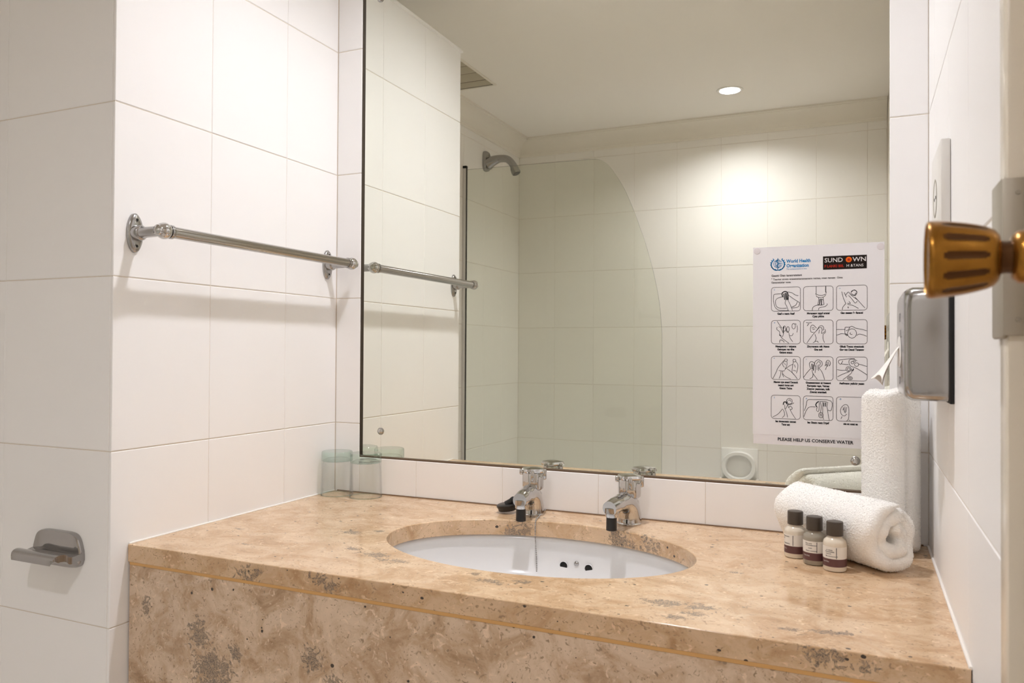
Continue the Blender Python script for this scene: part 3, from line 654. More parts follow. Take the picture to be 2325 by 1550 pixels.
# ------------------------------------------------------------------ towels
def spiral(r0,r1,turns,start,n):
    return [(r0+(r1-r0)*(i/n))*1.0 for i in range(n+1)],[start+turns*2*PI*i/n for i in range(n+1)]
def towel(name,base,axis,length,radius,turns,start,thick,squash,label,tufts,flip=1,edge=0.011):
    """a folded towel: a rounded thick sheet swept along a spiral; base = middle of one end"""
    u,v,a=frame_from(axis)
    if abs(a.z)<0.9:
        v=Vector((0,0,1)); u=v.cross(a).normalized()
    base=Vector(base); r=empty(name,(base.x,base.y,ZC)); tag(r,label,'towel')
    n=int(40*turns); ro=radius-thick/2; ri=max(thick*0.42,ro-turns*thick*0.97)
    prof=[]; ns=8; hl=length/2; ht=thick/2
    for k in range(ns+1):
        t=-PI/2+PI*k/ns; prof.append((hl-edge+edge*math.cos(t),ht*math.sin(t)))
    for k in range(1,10): prof.append((hl-edge-(2*(hl-edge))*k/10,ht))
    for k in range(ns+1):
        t=PI/2+PI*k/ns; prof.append((-hl+edge+edge*math.cos(t),ht*math.sin(t)))
    for k in range(1,10): prof.append((-hl+edge+(2*(hl-edge))*k/10,-ht))
    m=len(prof); P=np.zeros((n+1,m,3)); Nn=np.zeros((n+1,3))
    U,Vv,A=[np.array(q) for q in (u,v,a)]
    for i in range(n+1):
        s=i/n; rr_=ri+(ro-ri)*s; th=start+flip*turns*2*PI*s
        e=min(1,(s*n)/5,((1-s)*n)/4); e=math.sqrt(max(0.02,e))
        wob=1+0.035*math.sin(3*th+1)+0.02*math.sin(5*th)
        d=U*math.cos(th)+Vv*math.sin(th)*squash
        nrm=U*math.cos(th)*1+Vv*math.sin(th)
        for k,(pa,pt) in enumerate(prof):
            lw=0.004*math.sin(th*2.0+pa*9)+0.003*math.sin(th*5)
            P[i,k]=np.array(base)+A*(hl+pa*(1+lw/ hl))+d*(rr_*wob)+nrm*(pt*e)
    V=P.reshape(-1,3)
    Fc=[]
    for i in range(n):
        for k in range(m):
            k2=(k+1)%m; Fc.append((i*m+k,i*m+k2,(i+1)*m+k2,(i+1)*m+k))
    Fc.append(tuple(range(m))); Fc.append(tuple(n*m+k for k in range(m)))
    dz=(ZC+0.0012)-V[:,2].min(); V[:,2]+=dz
    body=obj('rolled_cloth',[tuple(q) for q in V],Fc,'towel',r,True)
    # terry pile
    me=body.data; vs=np.zeros(len(me.vertices)*3); me.vertices.foreach_get('co',vs); vs=vs.reshape(-1,3)
    quads=np.array(Fc[:-2]); Q=vs[quads]
    ar=np.linalg.norm(np.cross(Q[:,1]-Q[:,0],Q[:,3]-Q[:,0]),axis=1); nr=np.cross(Q[:,2]-Q[:,0],Q[:,3]-Q[:,1]); nr/= (np.linalg.norm(nr,axis=1)[:,None]+1e-12)
    pn=np.array([p.normal[:] for p in me.polygons])[:len(quads)]; nr=pn
    # only the outer layer and the ends carry visible pile
    ii=np.repeat(np.arange(n),m); kk=np.tile(np.arange(m),n)
    outer=(ii>n*(1-1.15/turns)); end=(np.abs(np.array([p[0] for p in prof])[kk])>hl-edge*1.2)
    wgt=ar*np.where(outer|end,1.0,0.0); pick=rng.choice(len(quads),size=tufts,p=wgt/wgt.sum())
    s1=rng.random((tufts,1)); s2=rng.random((tufts,1)); q=Q[pick]
    pos=(q[:,0]*(1-s1)+q[:,1]*s1)*(1-s2)+(q[:,3]*(1-s1)+q[:,2]*s1)*s2
    dirn=nr[pick]+rng.normal(0,0.40,(tufts,3)); dirn/=np.linalg.norm(dirn,axis=1)[:,None]
    tx=np.cross(dirn,rng.normal(0,1,(tufts,3))); tx/=np.linalg.norm(tx,axis=1)[:,None]; ty=np.cross(dirn,tx)
    L=rng.uniform(0.0008,0.0020,(tufts,1)); wd=rng.uniform(0.0005,0.0010,(tufts,1))
    b0=pos-nr[pick]*0.0004
    TV=np.stack([b0+tx*wd,b0-tx*wd*0.5+ty*wd*0.87,b0-tx*wd*0.5-ty*wd*0.87,
                 b0+dirn*L*0.7+tx*wd*0.9,b0+dirn*L*0.7-tx*wd*0.45+ty*wd*0.8,b0+dirn*L*0.7-tx*wd*0.45-ty*wd*0.8, b0+dirn*L],axis=1).reshape(-1,3)
    lim=ZC+0.0003-r.location.z; TV[:,2]=np.maximum(TV[:,2],lim)
    loc=np.array([(0,1,4,3),(1,2,5,4),(2,0,3,5),(3,4,6,6),(4,5,6,6),(5,3,6,6)])
    me2=bpy.data.meshes.new('terry_pile'); base_i=np.arange(tufts)[:,None]*7
    quad=(loc[:3][None]+base_i[:,:,None]).reshape(-1,4); tri=(loc[3:,:3][None]+base_i[:,:,None]).reshape(-1,3)
    nl=len(quad)*4+len(tri)*3; me2.vertices.add(len(TV)); me2.vertices.foreach_set('co',TV.ravel())
    me2.loops.add(nl); me2.polygons.add(len(quad)+len(tri))
    me2.loops.foreach_set('vertex_index',np.concatenate([quad.ravel(),tri.ravel()]))
    ls=np.concatenate([np.arange(len(quad))*4,len(quad)*4+np.arange(len(tri))*3]); me2.polygons.foreach_set('loop_start',ls)
    me2.polygons.foreach_set('use_smooth',[True]*len(me2.polygons)); me2.update(calc_edges=True); me2.validate()
    o=link('terry_pile',me2,'pile',r); o['kind']='stuff'
    return r
AXI=Vector((-0.715,0.699,0))
towel('rolled_towel',(1.3520,-0.2395,ZC+0.066),AXI,0.240,0.0645,2.1,0.9,0.026,1.12,'white terry towel rolled up lying on its side behind three bottles',18000,1,0.012)
towel('rolled_towel',(1.3515,-0.0655,ZC+0.001),(0,0,1),0.296,0.0620,2.0,0.35,0.024,1.0,'white terry towel rolled and stood upright in the worktop corner',18000,1,0.010)

# ------------------------------------------------------------------ toiletry bottles
def text_mesh(s,size,extr=0.0,off=0.0,align='CENTER'):
    c=bpy.data.curves.new('t','FONT'); c.body=s; c.size=size; c.align_x=align; c.align_y='CENTER'; c.offset=off; c.resolution_u=2
    o=bpy.data.objects.new('t',c); COL.objects.link(o)
    me=bpy.data.meshes.new_from_object(o); 
    vs=[v.co.copy() for v in me.vertices]; fs=[tuple(p.vertices) for p in me.polygons]
    bpy.data.objects.remove(o); bpy.data.curves.remove(c); bpy.data.meshes.remove(me)
    return vs,fs
def bottle(x,y,body,rot,label,lines):
    r=empty('toiletry_bottle',(x,y,ZC)); tag(r,label,'bottle','hotel toiletry bottles'); R=0.0192
    lathe('bottle_body',[(R-0.003,0.0004),(R-0.0008,0.0012),(R,0.004),(R,0.048),(R-0.0012,0.052),(R-0.005,0.0555),(0.0115,0.058),(0.0110,0.0600)],(x,y,ZC),body,r,(0,0,1),40)
    lathe('cap',[(0.0128,0.0602),(0.0138,0.0605),(0.0138,0.0825),(0.0132,0.0842),(0.0110,0.0848),(0.004,0.0846)],(x,y,ZC),'cap',r,(0,0,1),40)
    def band(nm,z0,z1,m,rad,a0=0,a1=2*PI,par=r,seg=40):
        V=[];Fc=[]
        for i in range(seg+1):
            t=a0+(a1-a0)*i/seg
            for z in (z0,z1): V.append((x+rad*math.cos(t),y+rad*math.sin(t),ZC+z))
        for i in range(seg): Fc.append((2*i,2*i+2,2*i+3,2*i+1))
        return obj(nm,V,Fc,m,par,True)
    lb=band('paper_label',0.0225,0.0430,'label_white',R+0.00025); pb=band('plum_band',0.0090,0.0225,'label_plum',R+0.00027)
    RR=R+0.00042
    def wrap(nm,s,size,zz,a,m,par,off=0.0):
        vs,fs=text_mesh(s,size,0,off,'LEFT')
        V=[(x+RR*math.cos(a+q.x/RR),y+RR*math.sin(a+q.x/RR),ZC+zz+q.y) for q in vs]
        obj(nm,V,fs,m,par)
    for (s,size,zz,da) in lines: wrap('label_print',s,size,zz,rot+da,'ink_grey',lb,0.00008)
    band('label_rule',0.0235,0.0420,'ink_grey',RR,rot+0.98,rot+1.04,lb,2)
    wrap('band_print','Rain Klss',0.0034,0.0175,rot-0.25,'ink_white',pb)
bottle(1.1835,-0.1930,'lotion',-PI/2-1.15,'small toiletry bottle furthest from the wall corner, leftmost of three',[('Moannoenz',0.0034,0.0395,-0.15),('nap',0.0030,0.0360,-0.1),('Onannsona',0.0032,0.0268,-0.05)])
bottle(1.2185,-0.2290,'clear_gel',-PI/2-0.75,'small clear gel bottle in the middle of the three toiletries',[('Box nots',0.0034,0.0390,-0.05),('roounosnnoso',0.0034,0.0360,-0.05),('oodn',0.0032,0.0310,0.25),('Nuos oonoons',0.0032,0.0262,0.0)])
bottle(1.2530,-0.2575,'lotion',-PI/2-0.85,'small toiletry bottle standing in front, rightmost of three',[('w odoss',0.0034,0.0375,0.1),('Houonnndn',0.0034,0.0345,0.0),('roosonn',0.0030,0.0312,0.05),('Mu snonoonod',0.0034,0.0270,0.05)])

# ------------------------------------------------------------------ tissue dispenser on the right wall
ds=empty('tissue_dispenser',(XR,-0.32,1.155)); tag(ds,'chrome tissue dispenser on the right wall above the towels','dispenser')
dz0,dz1=1.1560,1.3270
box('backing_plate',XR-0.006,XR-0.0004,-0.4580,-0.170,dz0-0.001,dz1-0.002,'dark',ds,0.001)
V=[];Fc=[];n=64; yc=-0.3125; hw=0.1365; zc=(dz0+dz1)/2; hh=(dz1-dz0)/2
lev=[(XR-0.006,0.995,0.995),(XR-0.052,0.995,0.99),(XR-0.058,0.985,0.975),(XR-0.0620,0.96,0.94),(XR-0.0635,0.92,0.89)]
for (x,sy,sz) in lev:
    for i in range(n):
        a,b=rr(2*PI*i/n,hw*sy,hh*sz,14 if x>XR-0.055 else 9); V.append((x,yc+a,zc+b))
for j in range(len(lev)-1):
    for i in range(n): Fc.append((j*n+i,j*n+(i+1)%n,(j+1)*n+(i+1)%n,(j+1)*n+i))
Fc+=[tuple(range(n))[::-1],tuple((len(lev)-1)*n+i for i in range(n))]
sh=obj('chrome_cover',V,Fc,'chrome_dull',ds,True,60)
V=[];Fc=[];n=40
for (x,s) in ((XR-0.0640,1.0),(XR-0.0644,0.96)):
    for i in range(n): a,b=rr(2*PI*i/n,0.070*s,0.026*s,2.6); V.append((x,yc+0.03+a,zc-0.012+b))
for i in range(n): Fc.append((i,(i+1)%n,n+(i+1)%n,n+i))
Fc.append(tuple(n+i for i in range(n)))
obj('slot_opening',V,Fc,'white_plastic',ds,True)
for (s,zz,yy,sz) in (('NEW!',1.285,-0.30,0.020),('PULL',1.258,-0.33,0.018),('SOFT',1.182,-0.30,0.018)):
    vs,fs=text_mesh(s,sz,0,0.0003)
    obj('front_print',[(XR-0.0638,yy-q.x,zz+q.y) for q in vs],fs,'ink_grey',sh)
# tissue
V=[];Fc=[];nu,nv=18,14
ctr=catmull([(XR-0.057,-0.262,1.245),(XR-0.066,-0.262,1.236),(XR-0.079,-0.264,1.217),(XR-0.092,-0.268,1.198),(XR-0.101,-0.272,1.186)],5)
nc=len(ctr)
for i,p in enumerate(ctr):
    s=i/(nc-1); wv=0.016+0.040*s
    for j in range(nv+1):
        t=-1+2*j/nv
        V.append((p.x+0.006*s*math.cos(3.5*t+2*s)+0.010*t*t*s, p.y+wv*t, p.z-0.014*s*t*t+0.003*math.sin(6*t+4*s)*s+(0.010*s if t<-0.2 else 0)*abs(t)))
for i in range(nc-1):
    for j in range(nv): q=i*(nv+1)+j; Fc.append((q,q+1,q+nv+2,q+nv+1))
ti=obj('tissue_sheet',V,Fc,'tissue',None,True); tag(ti,'white paper tissue hanging out of the chrome dispenser','tissue')
so=ti.modifiers.new('thick','SOLIDIFY'); so.thickness=0.0006

# ------------------------------------------------------------------ shaver socket plate
ss=empty('shaver_socket',(XR,-0.33,1.40)); tag(ss,'white socket plate on right wall above the tissue dispenser','socket')
box('plate',XR-0.0135,XR-0.0004,-0.4120,-0.2520,1.392,1.5480,'white_plastic',ss,0.002)
lathe('socket_ring',[(0.030,0.0),(0.031,0.0006),(0.028,0.0008),(0.027,0.0)],(XR-0.0134,-0.315,1.475),'old_brass_plate',ss,(-1,0,0),32,False,False)
for dy in (-0.012,0.012): lathe('pin_hole',[(0.003,0.0),(0.003,0.0005)],(XR-0.0134,-0.315+dy,1.475),'dark',ss,(-1,0,0),12)

# ------------------------------------------------------------------ door, frame, knob
jamb=struct(box('trim_7',XR-0.0015,XR+0.10,-0.9080,YJ-0.0006,0.0,2.085,'cream_paint',None,0.003))
box('stop_lath',XR+0.045,XR+0.10,-0.952,-0.9082,0.0,2.085,'cream_paint',jamb)
struct(box('trim_8',XR-0.010,XR+0.10,YD1-0.062,YD1-0.004,0.0,2.085,'cream_paint',None,0.003))
struct(box('trim_9',XR-0.010,XR+0.10,YD1-0.062,YJ-0.0006,2.0855,2.140,'cream_paint',None,0.003))
dr=struct(box('door_1',XR+0.004,XR+0.044,YD1,YD0,0.006,2.080,'door_paint',None,0.0025))
kp=empty('lock_keeper',(XR-0.002,-0.878,1.2400)); tag(kp,'dull metal lock keeper plate on the cream door frame','lock plate')
box('keeper_plate',XR-0.0060,XR-0.0018,-0.9085,-0.8500,1.2415,1.3880,'old_brass_plate',kp,0.0028,3)
box('keeper_lip',XR-0.0060,XR+0.020,-0.9135,-0.9086,1.2440,1.3855,'old_brass_plate',kp,0.0012)
for zz in (1.258,1.372): lathe('plate_screw',[(0.0022,0.0),(0.002,0.0005)],(XR+0.006,-0.9136,zz),'screw',kp,(0,-1,0),14)
KY,KZ=-1.100,1.2945; x0=XR+0.0036
kn=empty('door_knob',(x0,KY,KZ)); tag(kn,'fluted amber brass door knob on dark round rose in the foreground','door knob')
ax=(-1,0,0.0)
lathe('rose',[(0.0335,0.0),(0.0335,0.003),(0.031,0.007),(0.025,0.010),(0.019,0.0115),(0.015,0.012)],(x0,KY,KZ),'bronze',kn,ax,48)
lathe('collar',[(0.0150,0.010),(0.0180,0.014),(0.0188,0.020),(0.0180,0.027),(0.0150,0.0305),(0.0120,0.0315)],(x0,KY,KZ),'knob',kn,ax,48)
lathe('neck',[(0.0118,0.030),(0.0112,0.034),(0.0118,0.038)],(x0,KY,KZ),'knob_dark',kn,ax,40)
g=12
def flute(t,h):
    if 0.046<h<0.074:
        e=min(1,(h-0.046)/0.006,(0.074-h)/0.006); c=math.cos(g*t); return 1-0.045*e*max(0,c)**1.2
    return 1
hs=[0.038,0.0385,0.041,0.044,0.046,0.048,0.050,0.053,0.056,0.060,0.064,0.068,0.070,0.072,0.074,0.0765,0.079,0.081,0.0825,0.0830,0.0815,0.0810]
rs=[0.0118,0.0165,0.0195,0.0210,0.0218,0.0225,0.0231,0.0239,0.0246,0.0254,0.0261,0.0267,0.0270,0.0272,0.0274,0.0276,0.0277,0.0276,0.0270,0.0258,0.0250,0.0240]
V,Fc=lathe_geo(list(zip(rs,hs)),(x0,KY,KZ),ax,168,True,True,flute)
gk=obj('knob_grip',V,Fc,'knob',kn,True,55)
gk.data.materials.append(M['knob_dark'])
for pi_,p in enumerate(gk.data.polygons):
    if len(p.vertices)==4:
        j=pi_//168; i=pi_%168; t=2*PI*(i+0.5)/168
        if 4<=j<=13 and math.cos(g*t)>0.15+0.75*abs((j-8.5)/5.5)**3: p.material_index=1
lathe('knob_face',[(0.0238,0.0806),(0.020,0.0800),(0.012,0.0808),(0.003,0.0812)],(x0,KY,KZ),'bronze',kn,ax,48,False,True)

# ------------------------------------------------------------------ hand-washing poster on the mirror
PX0,PX1,PZ0,PZ1=1.0830,1.3377,1.0327,1.4515; PY=MY-0.0008
ps=empty('paper_poster',(PX0,PY,PZ0)); tag(ps,'laminated white hand-washing instruction poster stuck on the mirror','poster')
box('sheet',PX0,PX1,PY-0.0003,PY+0.0006,1.0530,PZ1,'paper',ps)
box('lower_strip',PX0+0.0012,PX1,PY+0.0000,PY+0.0006,PZ0,1.0530,'paper2',ps)
for (a,b) in ((1.0912,1.4440),(1.3305,1.4427)): lathe('corner_tack',[(0.0068,0.0),(0.0066,0.0006),(0.004,0.0009)],(a,PY-0.0003,b),'tack',ps,(0,-1,0),20)
INK=PY-0.00045
def strokes(name, polys, width, m, parent=ps, smooth=5, depth=0.0):
    V=[];Fc=[]
    for pl in polys:
        wdt=width
        if isinstance(pl,tuple) and isinstance(pl[0],(int,float)): wdt,pl=pl
        P=[Vector((a,0,b)) for a,b in pl]
        if smooth and len(P)>2: P=catmull(P,smooth)
        o=len(V); k=len(P)
        for i,p in enumerate(P):
            t=P[min(i+1,k-1)]-P[max(i-1,0)]
            if t.length<1e-9: t=Vector((1,0,0))
            t.normalize(); nn=Vector((-t.z,0,t.x))*wdt/2
            V.append((p.x+nn.x,INK-depth,p.z+nn.z)); V.append((p.x-nn.x,INK-depth,p.z-nn.z))
        for i in range(k-1): Fc.append((o+2*i,o+2*i+1,o+2*i+3,o+2*i+2))
    return obj(name,V,Fc,m,parent)
def ptext(name,s,x,z,size,m,off=0.0,align='LEFT',sx=1.0,depth=0.0,slope=0.0):
    vs,fs=text_mesh(s,size,0,off,align)
    return obj(name,[(x+q.x*sx,INK-depth,z+q.y+slope*q.x) for q in vs],fs,m,ps)
CX=[(1.1206,1.1787),(1.1846,1.2422),(1.2484,1.3061)]; RZ=[(1.3652,1.3146),(1.2950,1.2456),(1.2190,1.1702),(1.1369,1.0875)]
def rrect(x0,x1,z1,z0,r=0.006):
    pts=[]
    for cx,cz,a in ((x1-r,z1-r,0),(x0+r,z1-r,PI/2),(x0+r,z0+r,PI),(x1-r,z0+r,1.5*PI)):
        for i in range(6): t=a+PI/2*i/5; pts.append((cx+r*math.cos(t),cz+r*math.sin(t)))
    return pts+[pts[0]]
def arc(cx,cy,rx,ry,a0=0,a1=360,n=14): return [(cx+rx*math.cos(math.radians(a0+(a1-a0)*i/n)),cy+ry*math.sin(math.radians(a0+(a1-a0)*i/n))) for i in range(n+1)]
# line drawings, each in its own drawing units: (x left, y top, width, height, strokes)
D={}
D[0,0]=(72,530,375,302,[[(200,612),(115,618),(102,640),(100,700),(115,770),(150,810),(200,824),(300,828)],[(215,650),(150,670),(125,710),(140,770),(190,795),(270,795)],
 (2.2,[(222,655),(210,610),(245,585),(282,605),(290,690)]),(2.0,[(232,612),(246,690)]),(2.0,[(250,602),(264,690)]),(2.0,[(266,604),(278,690)]),[(262,690),(250,730),(272,772),(290,826)],[(285,690),(320,760),(345,826)],
 [(260,590),(330,600),(380,630),(420,642)],[(290,630),(360,680),(438,730)],[(436,725),(420,780),(335,796)],[(405,720),(388,758),(335,785)]])
D[0,1]=(490,524,386,308,[[(655,526),(655,620)],(1.6,[(780,526),(780,600),(790,600)]),[(645,620),(720,642),(790,620)],[(655,640),(680,664),(745,664),(780,636)],[(690,664),(685,720),(680,760)],[(745,664),(752,720),(758,758)],(1.8,[(705,690),(700,755)]),(1.8,[(722,690),(726,758)]),[(700,690),(725,685),(745,700)],[(605,828),(615,790),(660,765),(740,762)],[(685,826),(700,795),(760,785),(795,765),(798,745)],[(680,755),(720,764),(758,755)]])
D[0,2]=(916,514,402,316,[[(985,590),(1010,680),(1040,745)],[(1018,600),(1035,640),(1050,665)],[(1050,620),(1075,598),(1110,640),(1190,700)],[(1035,640),(1060,605)],[(1075,640),(1130,700),(1160,740),(1190,715)],arc(1145,610,38,34),[(1110,600),(1150,572),(1185,600),(1160,650)],[(1120,620),(1150,640),(1170,610)],[(1060,740),(1100,745),(1080,715)],[(1040,745),(1000,790),(995,825)],[(1060,755),(1130,770),(1205,810)],[(1160,665),(1220,730),(1288,805)],(1.5,[(1068,785),(1072,805)])])
D[1,0]=(75,965,370,300,[[(150,975),(200,1050),(215,1060)],[(150,1050),(145,1080),(180,1110),(180,1160)],(2,[(180,1150),(200,1165)]),[(170,1045),(195,1060),(215,1100)],arc(243,1070,18,34),(1.8,[(232,1130),(228,1080),(240,1045)]),arc(288,1078,16,32),[(262,1060),(270,1110),(300,1120)],arc(360,1040,22,34),[(400,1030),(408,1070),(400,1120)],[(380,1005),(395,1020)],[(200,1165),(210,1190),(300,1258)],[(300,1130),(315,1190),(350,1240)],[(310,1160),(340,1160),(355,1130)],[(180,1250),(190,1215),(230,1230),(240,1250)],[(215,1100),(230,1140),(215,1180)]])
D[1,1]=(490,955,385,310,[(1.0,[(525,985),(560,992),(600,985)]),[(540,1030),(560,1000)],[(580,1070),(590,1030),(620,1020),(660,1060)],[(580,1070),(590,1110),(625,1115)],[(600,1060),(630,1050)],[(610,1080),(640,1070)],[(625,1130),(670,1080),(700,1035),(735,1030),(755,1060),(745,1090)],[(660,1095),(690,1060),(720,1050),(735,1085)],[(735,1085),(725,1130),(770,1105)],[(700,1080),(690,1130)],[(745,1140),(775,1115),(770,1075)],[(625,1130),(580,1190),(535,1255)],[(640,1140),(655,1190),(640,1235),(615,1250)],[(640,1235),(670,1230),(685,1250)],[(745,1140),(745,1200),(765,1250)]])
D[1,2]=(916,955,400,312,[[(918,1080),(1025,1080)],[(1030,1052),(1090,1050),(1120,1040),(1170,1065),(1240,1078),(1310,1098)],[(1030,1052),(1026,1120),(1040,1160)],arc(1120,1132,58,60),[(1090,1050),(1075,1080),(1040,1100)],[(1100,1120),(1095,1140),(1125,1145)],[(920,1155),(980,1135),(1030,1140)],[(1180,1160),(1220,1140),(1310,1168)],(1.8,[(1035,1135),(1055,1150),(1050,1165)])])
D[2,0]=(82,175,400,328,[[(105,490),(150,400),(180,330),(260,230)],arc(285,228,20,18),[(260,240),(240,290),(265,330)],[(300,250),(298,300),(270,365)],[(265,270),(280,300)],[(185,375),(235,382),(270,375)],[(215,390),(210,440),(190,490)],[(235,385),(240,430),(255,470)],[(240,420),(280,460),(350,495)],[(270,360),(330,310),(380,285)],arc(400,232,20,20),[(420,245),(450,300),(430,410)],[(385,250),(375,330),(370,400),(405,440)],[(300,350),(350,385),(405,440),(440,490)],[(385,370),(425,380)],[(400,290),(415,330)]])
D[2,1]=(532,178,408,338,[[(535,480),(590,400),(640,345)],[(630,345),(615,280),(640,250),(680,265),(685,300)],[(690,320),(690,260),(735,222),(785,250),(790,300),(750,335)],[(710,290),(735,250),(765,265),(755,310)],(1.8,[(650,280),(655,360)]),(1.8,[(672,290),(670,380)]),[(700,300),(695,410)],[(720,300),(720,370)],[(740,290),(742,380)],[(650,370),(665,420),(725,505)],[(665,420),(660,470),(620,500)],[(745,340),(790,400),(825,508)],[(835,300),(850,240),(880,230),(905,270),(890,310)],[(825,310),(860,290),(835,365)],[(855,250),(865,320)],[(875,245),(885,310)]])
D[2,2]=(990,185,428,338,[[(1020,270),(1025,235),(1075,225),(1170,210),(1250,210)],[(1020,270),(1050,290),(1080,240)],[(1060,285),(1160,295)],[(1165,260),(1175,225),(1230,215),(1280,240)],[(1165,260),(1185,310),(1260,340),(1330,380),(1415,435)],arc(1215,265,22,18),arc(1272,292,28,26),arc(1240,245,16,12),[(1300,285),(1360,300),(1415,318)],[(1000,365),(1060,378),(1130,372)],arc(1160,358,36,36),arc(1162,360,20,20),[(1005,468),(1080,430),(1170,395)],[(1195,350),(1205,400),(1170,440),(1080,510)],arc(1180,486,34,24),arc(1180,486,16,11),(2.2,[(1215,385),(1230,350)])])
D[3,0]=(82,730,402,320,[[(105,1030),(180,985),(240,915)],(2.2,[(250,860),(258,825),(285,820),(300,850)]),arc(335,808,40,38),[(300,800),(320,850),(380,840),(395,825)],[(270,860),(275,920),(300,880),(310,850)],[(315,850),(325,900),(345,870),(375,905),(350,925)],[(245,920),(265,960),(265,1005),(235,1035)],[(280,925),(300,980),(310,1030)],[(340,910),(370,970),(420,1045)],[(320,800),(345,790),(360,815)]])
D[3,1]=(532,742,410,328,[[(545,950),(570,880),(590,800),(680,790),(910,800),(915,930),(870,925)],[(540,1030),(570,950),(615,895),(700,890)],(2.2,[(720,890),(705,860),(725,825),(750,815)]),[(725,890),(715,935),(745,945),(755,830)],[(765,820),(780,880),(770,970)],[(800,820),(800,975)],(1.8,[(815,825),(815,880)]),(1.8,[(840,825),(838,880)]),[(865,830),(855,890)],[(755,815),(830,812),(875,825)],arc(775,1000,30,36),arc(775,998,12,14),[(800,975),(805,1030),(815,1062)],[(862,890),(875,990),(890,1065)]])
D[3,2]=(990,748,428,330,[[(1130,1078),(1160,1040),(1165,920),(1150,865),(1115,850),(1070,880),(1045,935),(1065,990),(1105,1005),(1135,980)],[(1085,890),(1105,960)],[(1110,880),(1115,970)],[(1135,885),(1125,955)],[(1070,1015),(1055,1050)],[(1165,1060),(1185,1072)],[(1080,930),(1095,900)]])
FR=[]; 
for r_,(z1,z0) in enumerate(RZ):
    for c_,(a,b) in enumerate(CX):
        FR.append(rrect(a,b,z1,z0))
        gx,gy,gw,gh,st=D[r_,c_]; out=[]
        for s_ in st:
            k=1.0
            if isinstance(s_,tuple): k,s_=s_
            out.append((0.00095*k,[(a+(px-gx)/gw*(b-a), z1-(py-gy)/gh*(z1-z0)) for px,py in s_]))
        strokes('hand_drawing',out,0.00075,'ink',ps,4,0.00002)
for fr in FR: strokes('picture_frame',[fr],0.00105,'ink_grey',ps,0)
for (r_,c_,s) in ((0,0,'1'),(0,2,'~'),(1,0,'<'),(2,0,'*'),(2,1,'-'),(3,0,'1'),(3,1,'n'),(3,2,'-9')):
    ptext('step_mark',s,CX[c_][0]+0.0048,RZ[r_][0]-0.0052,0.0055,'ink_blue',0.00005)
CAP={(0,0):['Gaaf e raanz Aaaf'],(0,1):['Mvranaaw nzpyl aranai','Cyan pittna'],(0,2):['Gan zaaaan f s fanacai'],(1,0):['Maaapatntz r vatpana','Gatntyan raz tfna','Gatann anazz'],(1,1):['Ztvyvanann ntk Atann','Gna azti'],(1,2):['Gfnzk Tnnnz ntvaztnnk','Gns tnn Danzl Tanannv'],
 (2,0):['Mantzt zya ananl Danank','nagazt tnraz ant','Gnann Tatna'],(2,1):['Gnagaaannann at tnaaant','Ranvpztz rapz, Vatnag','Znannn yaannnan, tnfk','Znanaz anantaak'],(2,2):['Aatfvnann yatk-kr yagan'],(3,0):['Iaa ttnnanzatz cannat','Tang azt'],(3,1):['Iaa Gtann raatz Dtyaf'],(3,2):['zta an anaz aa']}
for (r_,c_),ls in CAP.items():
    a,b=CX[c_]; wd=(b-a)
    for i,s in enumerate(ls):
        ptext('caption',s,(a+b)/2+(-0.002 if c_==2 and r_==3 else 0),RZ[r_][1]-0.0056-0.0064*i,0.0056,'ink',0.00034,'CENTER',0.86)
ptext('heading','Gaaztt Gtan tananratatant',1.1204,1.3898,0.0062,'ink_grey',0.00025,'LEFT',0.93)
ptext('intro_line','" Taantat ztgatz anaaatattananaanann nattaz, nnan tanaaz  Gtna',1.1204,1.3820,0.0054,'ink_grey',0.00018,'LEFT',1.02)
ptext('intro_line','Gananatzatar nnna',1.1204,1.3754,0.0054,'ink_grey',0.00020,'LEFT',0.95)
ptext('emblem_name','World Health',1.1508,1.4195,0.0098,'ink_blue',0.00035,'LEFT',0.86)
ptext('emblem_name','Organization',1.1508,1.4098,0.0098,'ink_blue',0.00035,'LEFT',0.86)
ptext('emblem_note','Tha anatananatant nt tana',1.1508,1.4030,0.0042,'ink_blue',0.0,'LEFT',0.92)
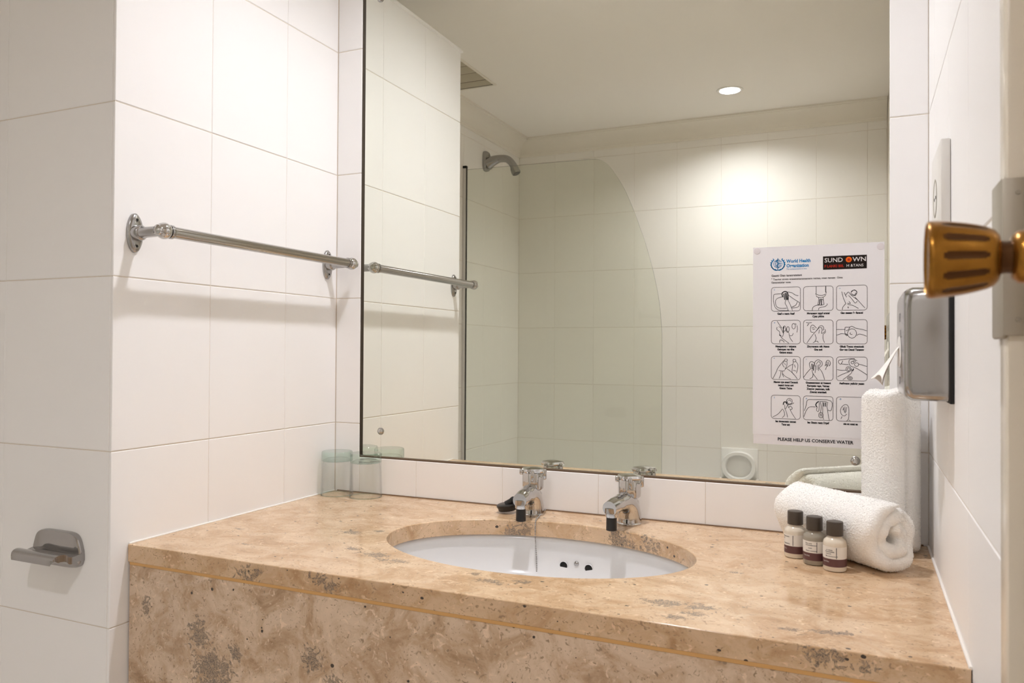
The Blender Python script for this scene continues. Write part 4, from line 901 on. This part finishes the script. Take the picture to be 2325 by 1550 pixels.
# globe with staff and wreath
ex,ez=1.1335,1.4135
E=[arc(ex,ez+0.0015,0.0085,0.0085,0,360,24),arc(ex,ez+0.0015,0.0050,0.0085,0,360,20),[(ex-0.0085,ez+0.0015),(ex+0.0085,ez+0.0015)],[(ex-0.007,ez+0.0062),(ex+0.007,ez+0.0062)],[(ex-0.007,ez-0.003),(ex+0.007,ez-0.003)],
 (0.0014,[(ex,ez+0.0135),(ex,ez-0.0115)]),(0.0014,[(ex+0.001,ez+0.0095),(ex-0.0038,ez+0.0062),(ex+0.0034,ez+0.0020),(ex-0.003,ez-0.0022),(ex+0.002,ez-0.0060)]),
 (0.0022,arc(ex,ez,0.0132,0.0125,125,255,14)),(0.0022,arc(ex,ez,0.0132,0.0125,55,-75,14)),(0.0012,[(ex-0.004,ez-0.0128),(ex+0.004,ez-0.0112)]),(0.0012,[(ex+0.004,ez-0.0128),(ex-0.004,ez-0.0112)])]
E2=[]
for k in range(7):
    for s in (1,-1):
        t=math.radians(125+130*k/6); px,pz=ex+s*0.0132*math.cos(t),ez+0.0125*math.sin(t); E2.append((0.0016,[(px,pz),(px+s*(-0.0022),pz+0.0026)]))
strokes('emblem',E+E2,0.0008,'ink_blue',ps,3)
box('logo_block',1.2226,1.3053,INK-0.00006,INK+0.0001,1.3991,1.4268,'ink_black',ps)
ptext('logo_name','SUND',1.2252,1.4180,0.0128,'ink_white',0.0001,'LEFT',1.03,0.0002); ptext('logo_name','WN',1.2788,1.4180,0.0128,'ink_white',0.0001,'LEFT',1.10,0.0002)
lathe('logo_sun',[(0.0058,0.0),(0.0056,0.0001)],(1.2716,INK-0.0002,1.4182),'ink_orange',ps,(0,-1,0),28)
lathe('logo_sun_core',[(0.0026,0.0),(0.0025,0.0001)],(1.2716,INK-0.00032,1.4182),'ink_red',ps,(0,-1,0),20)
ptext('logo_line','F LANKI BIIL',1.2252,1.4058,0.0074,'ink_red',0.0002,'LEFT',0.93,0.0002); ptext('logo_line','H &TANS',1.2670,1.4058,0.0078,'ink_white',0.0,'LEFT',1.0,0.0002)
ptext('footer','PLEASE HELP US CONSERVE WATER',1.1335,1.0440,0.0092,'ink',0.00022,'LEFT',0.995)
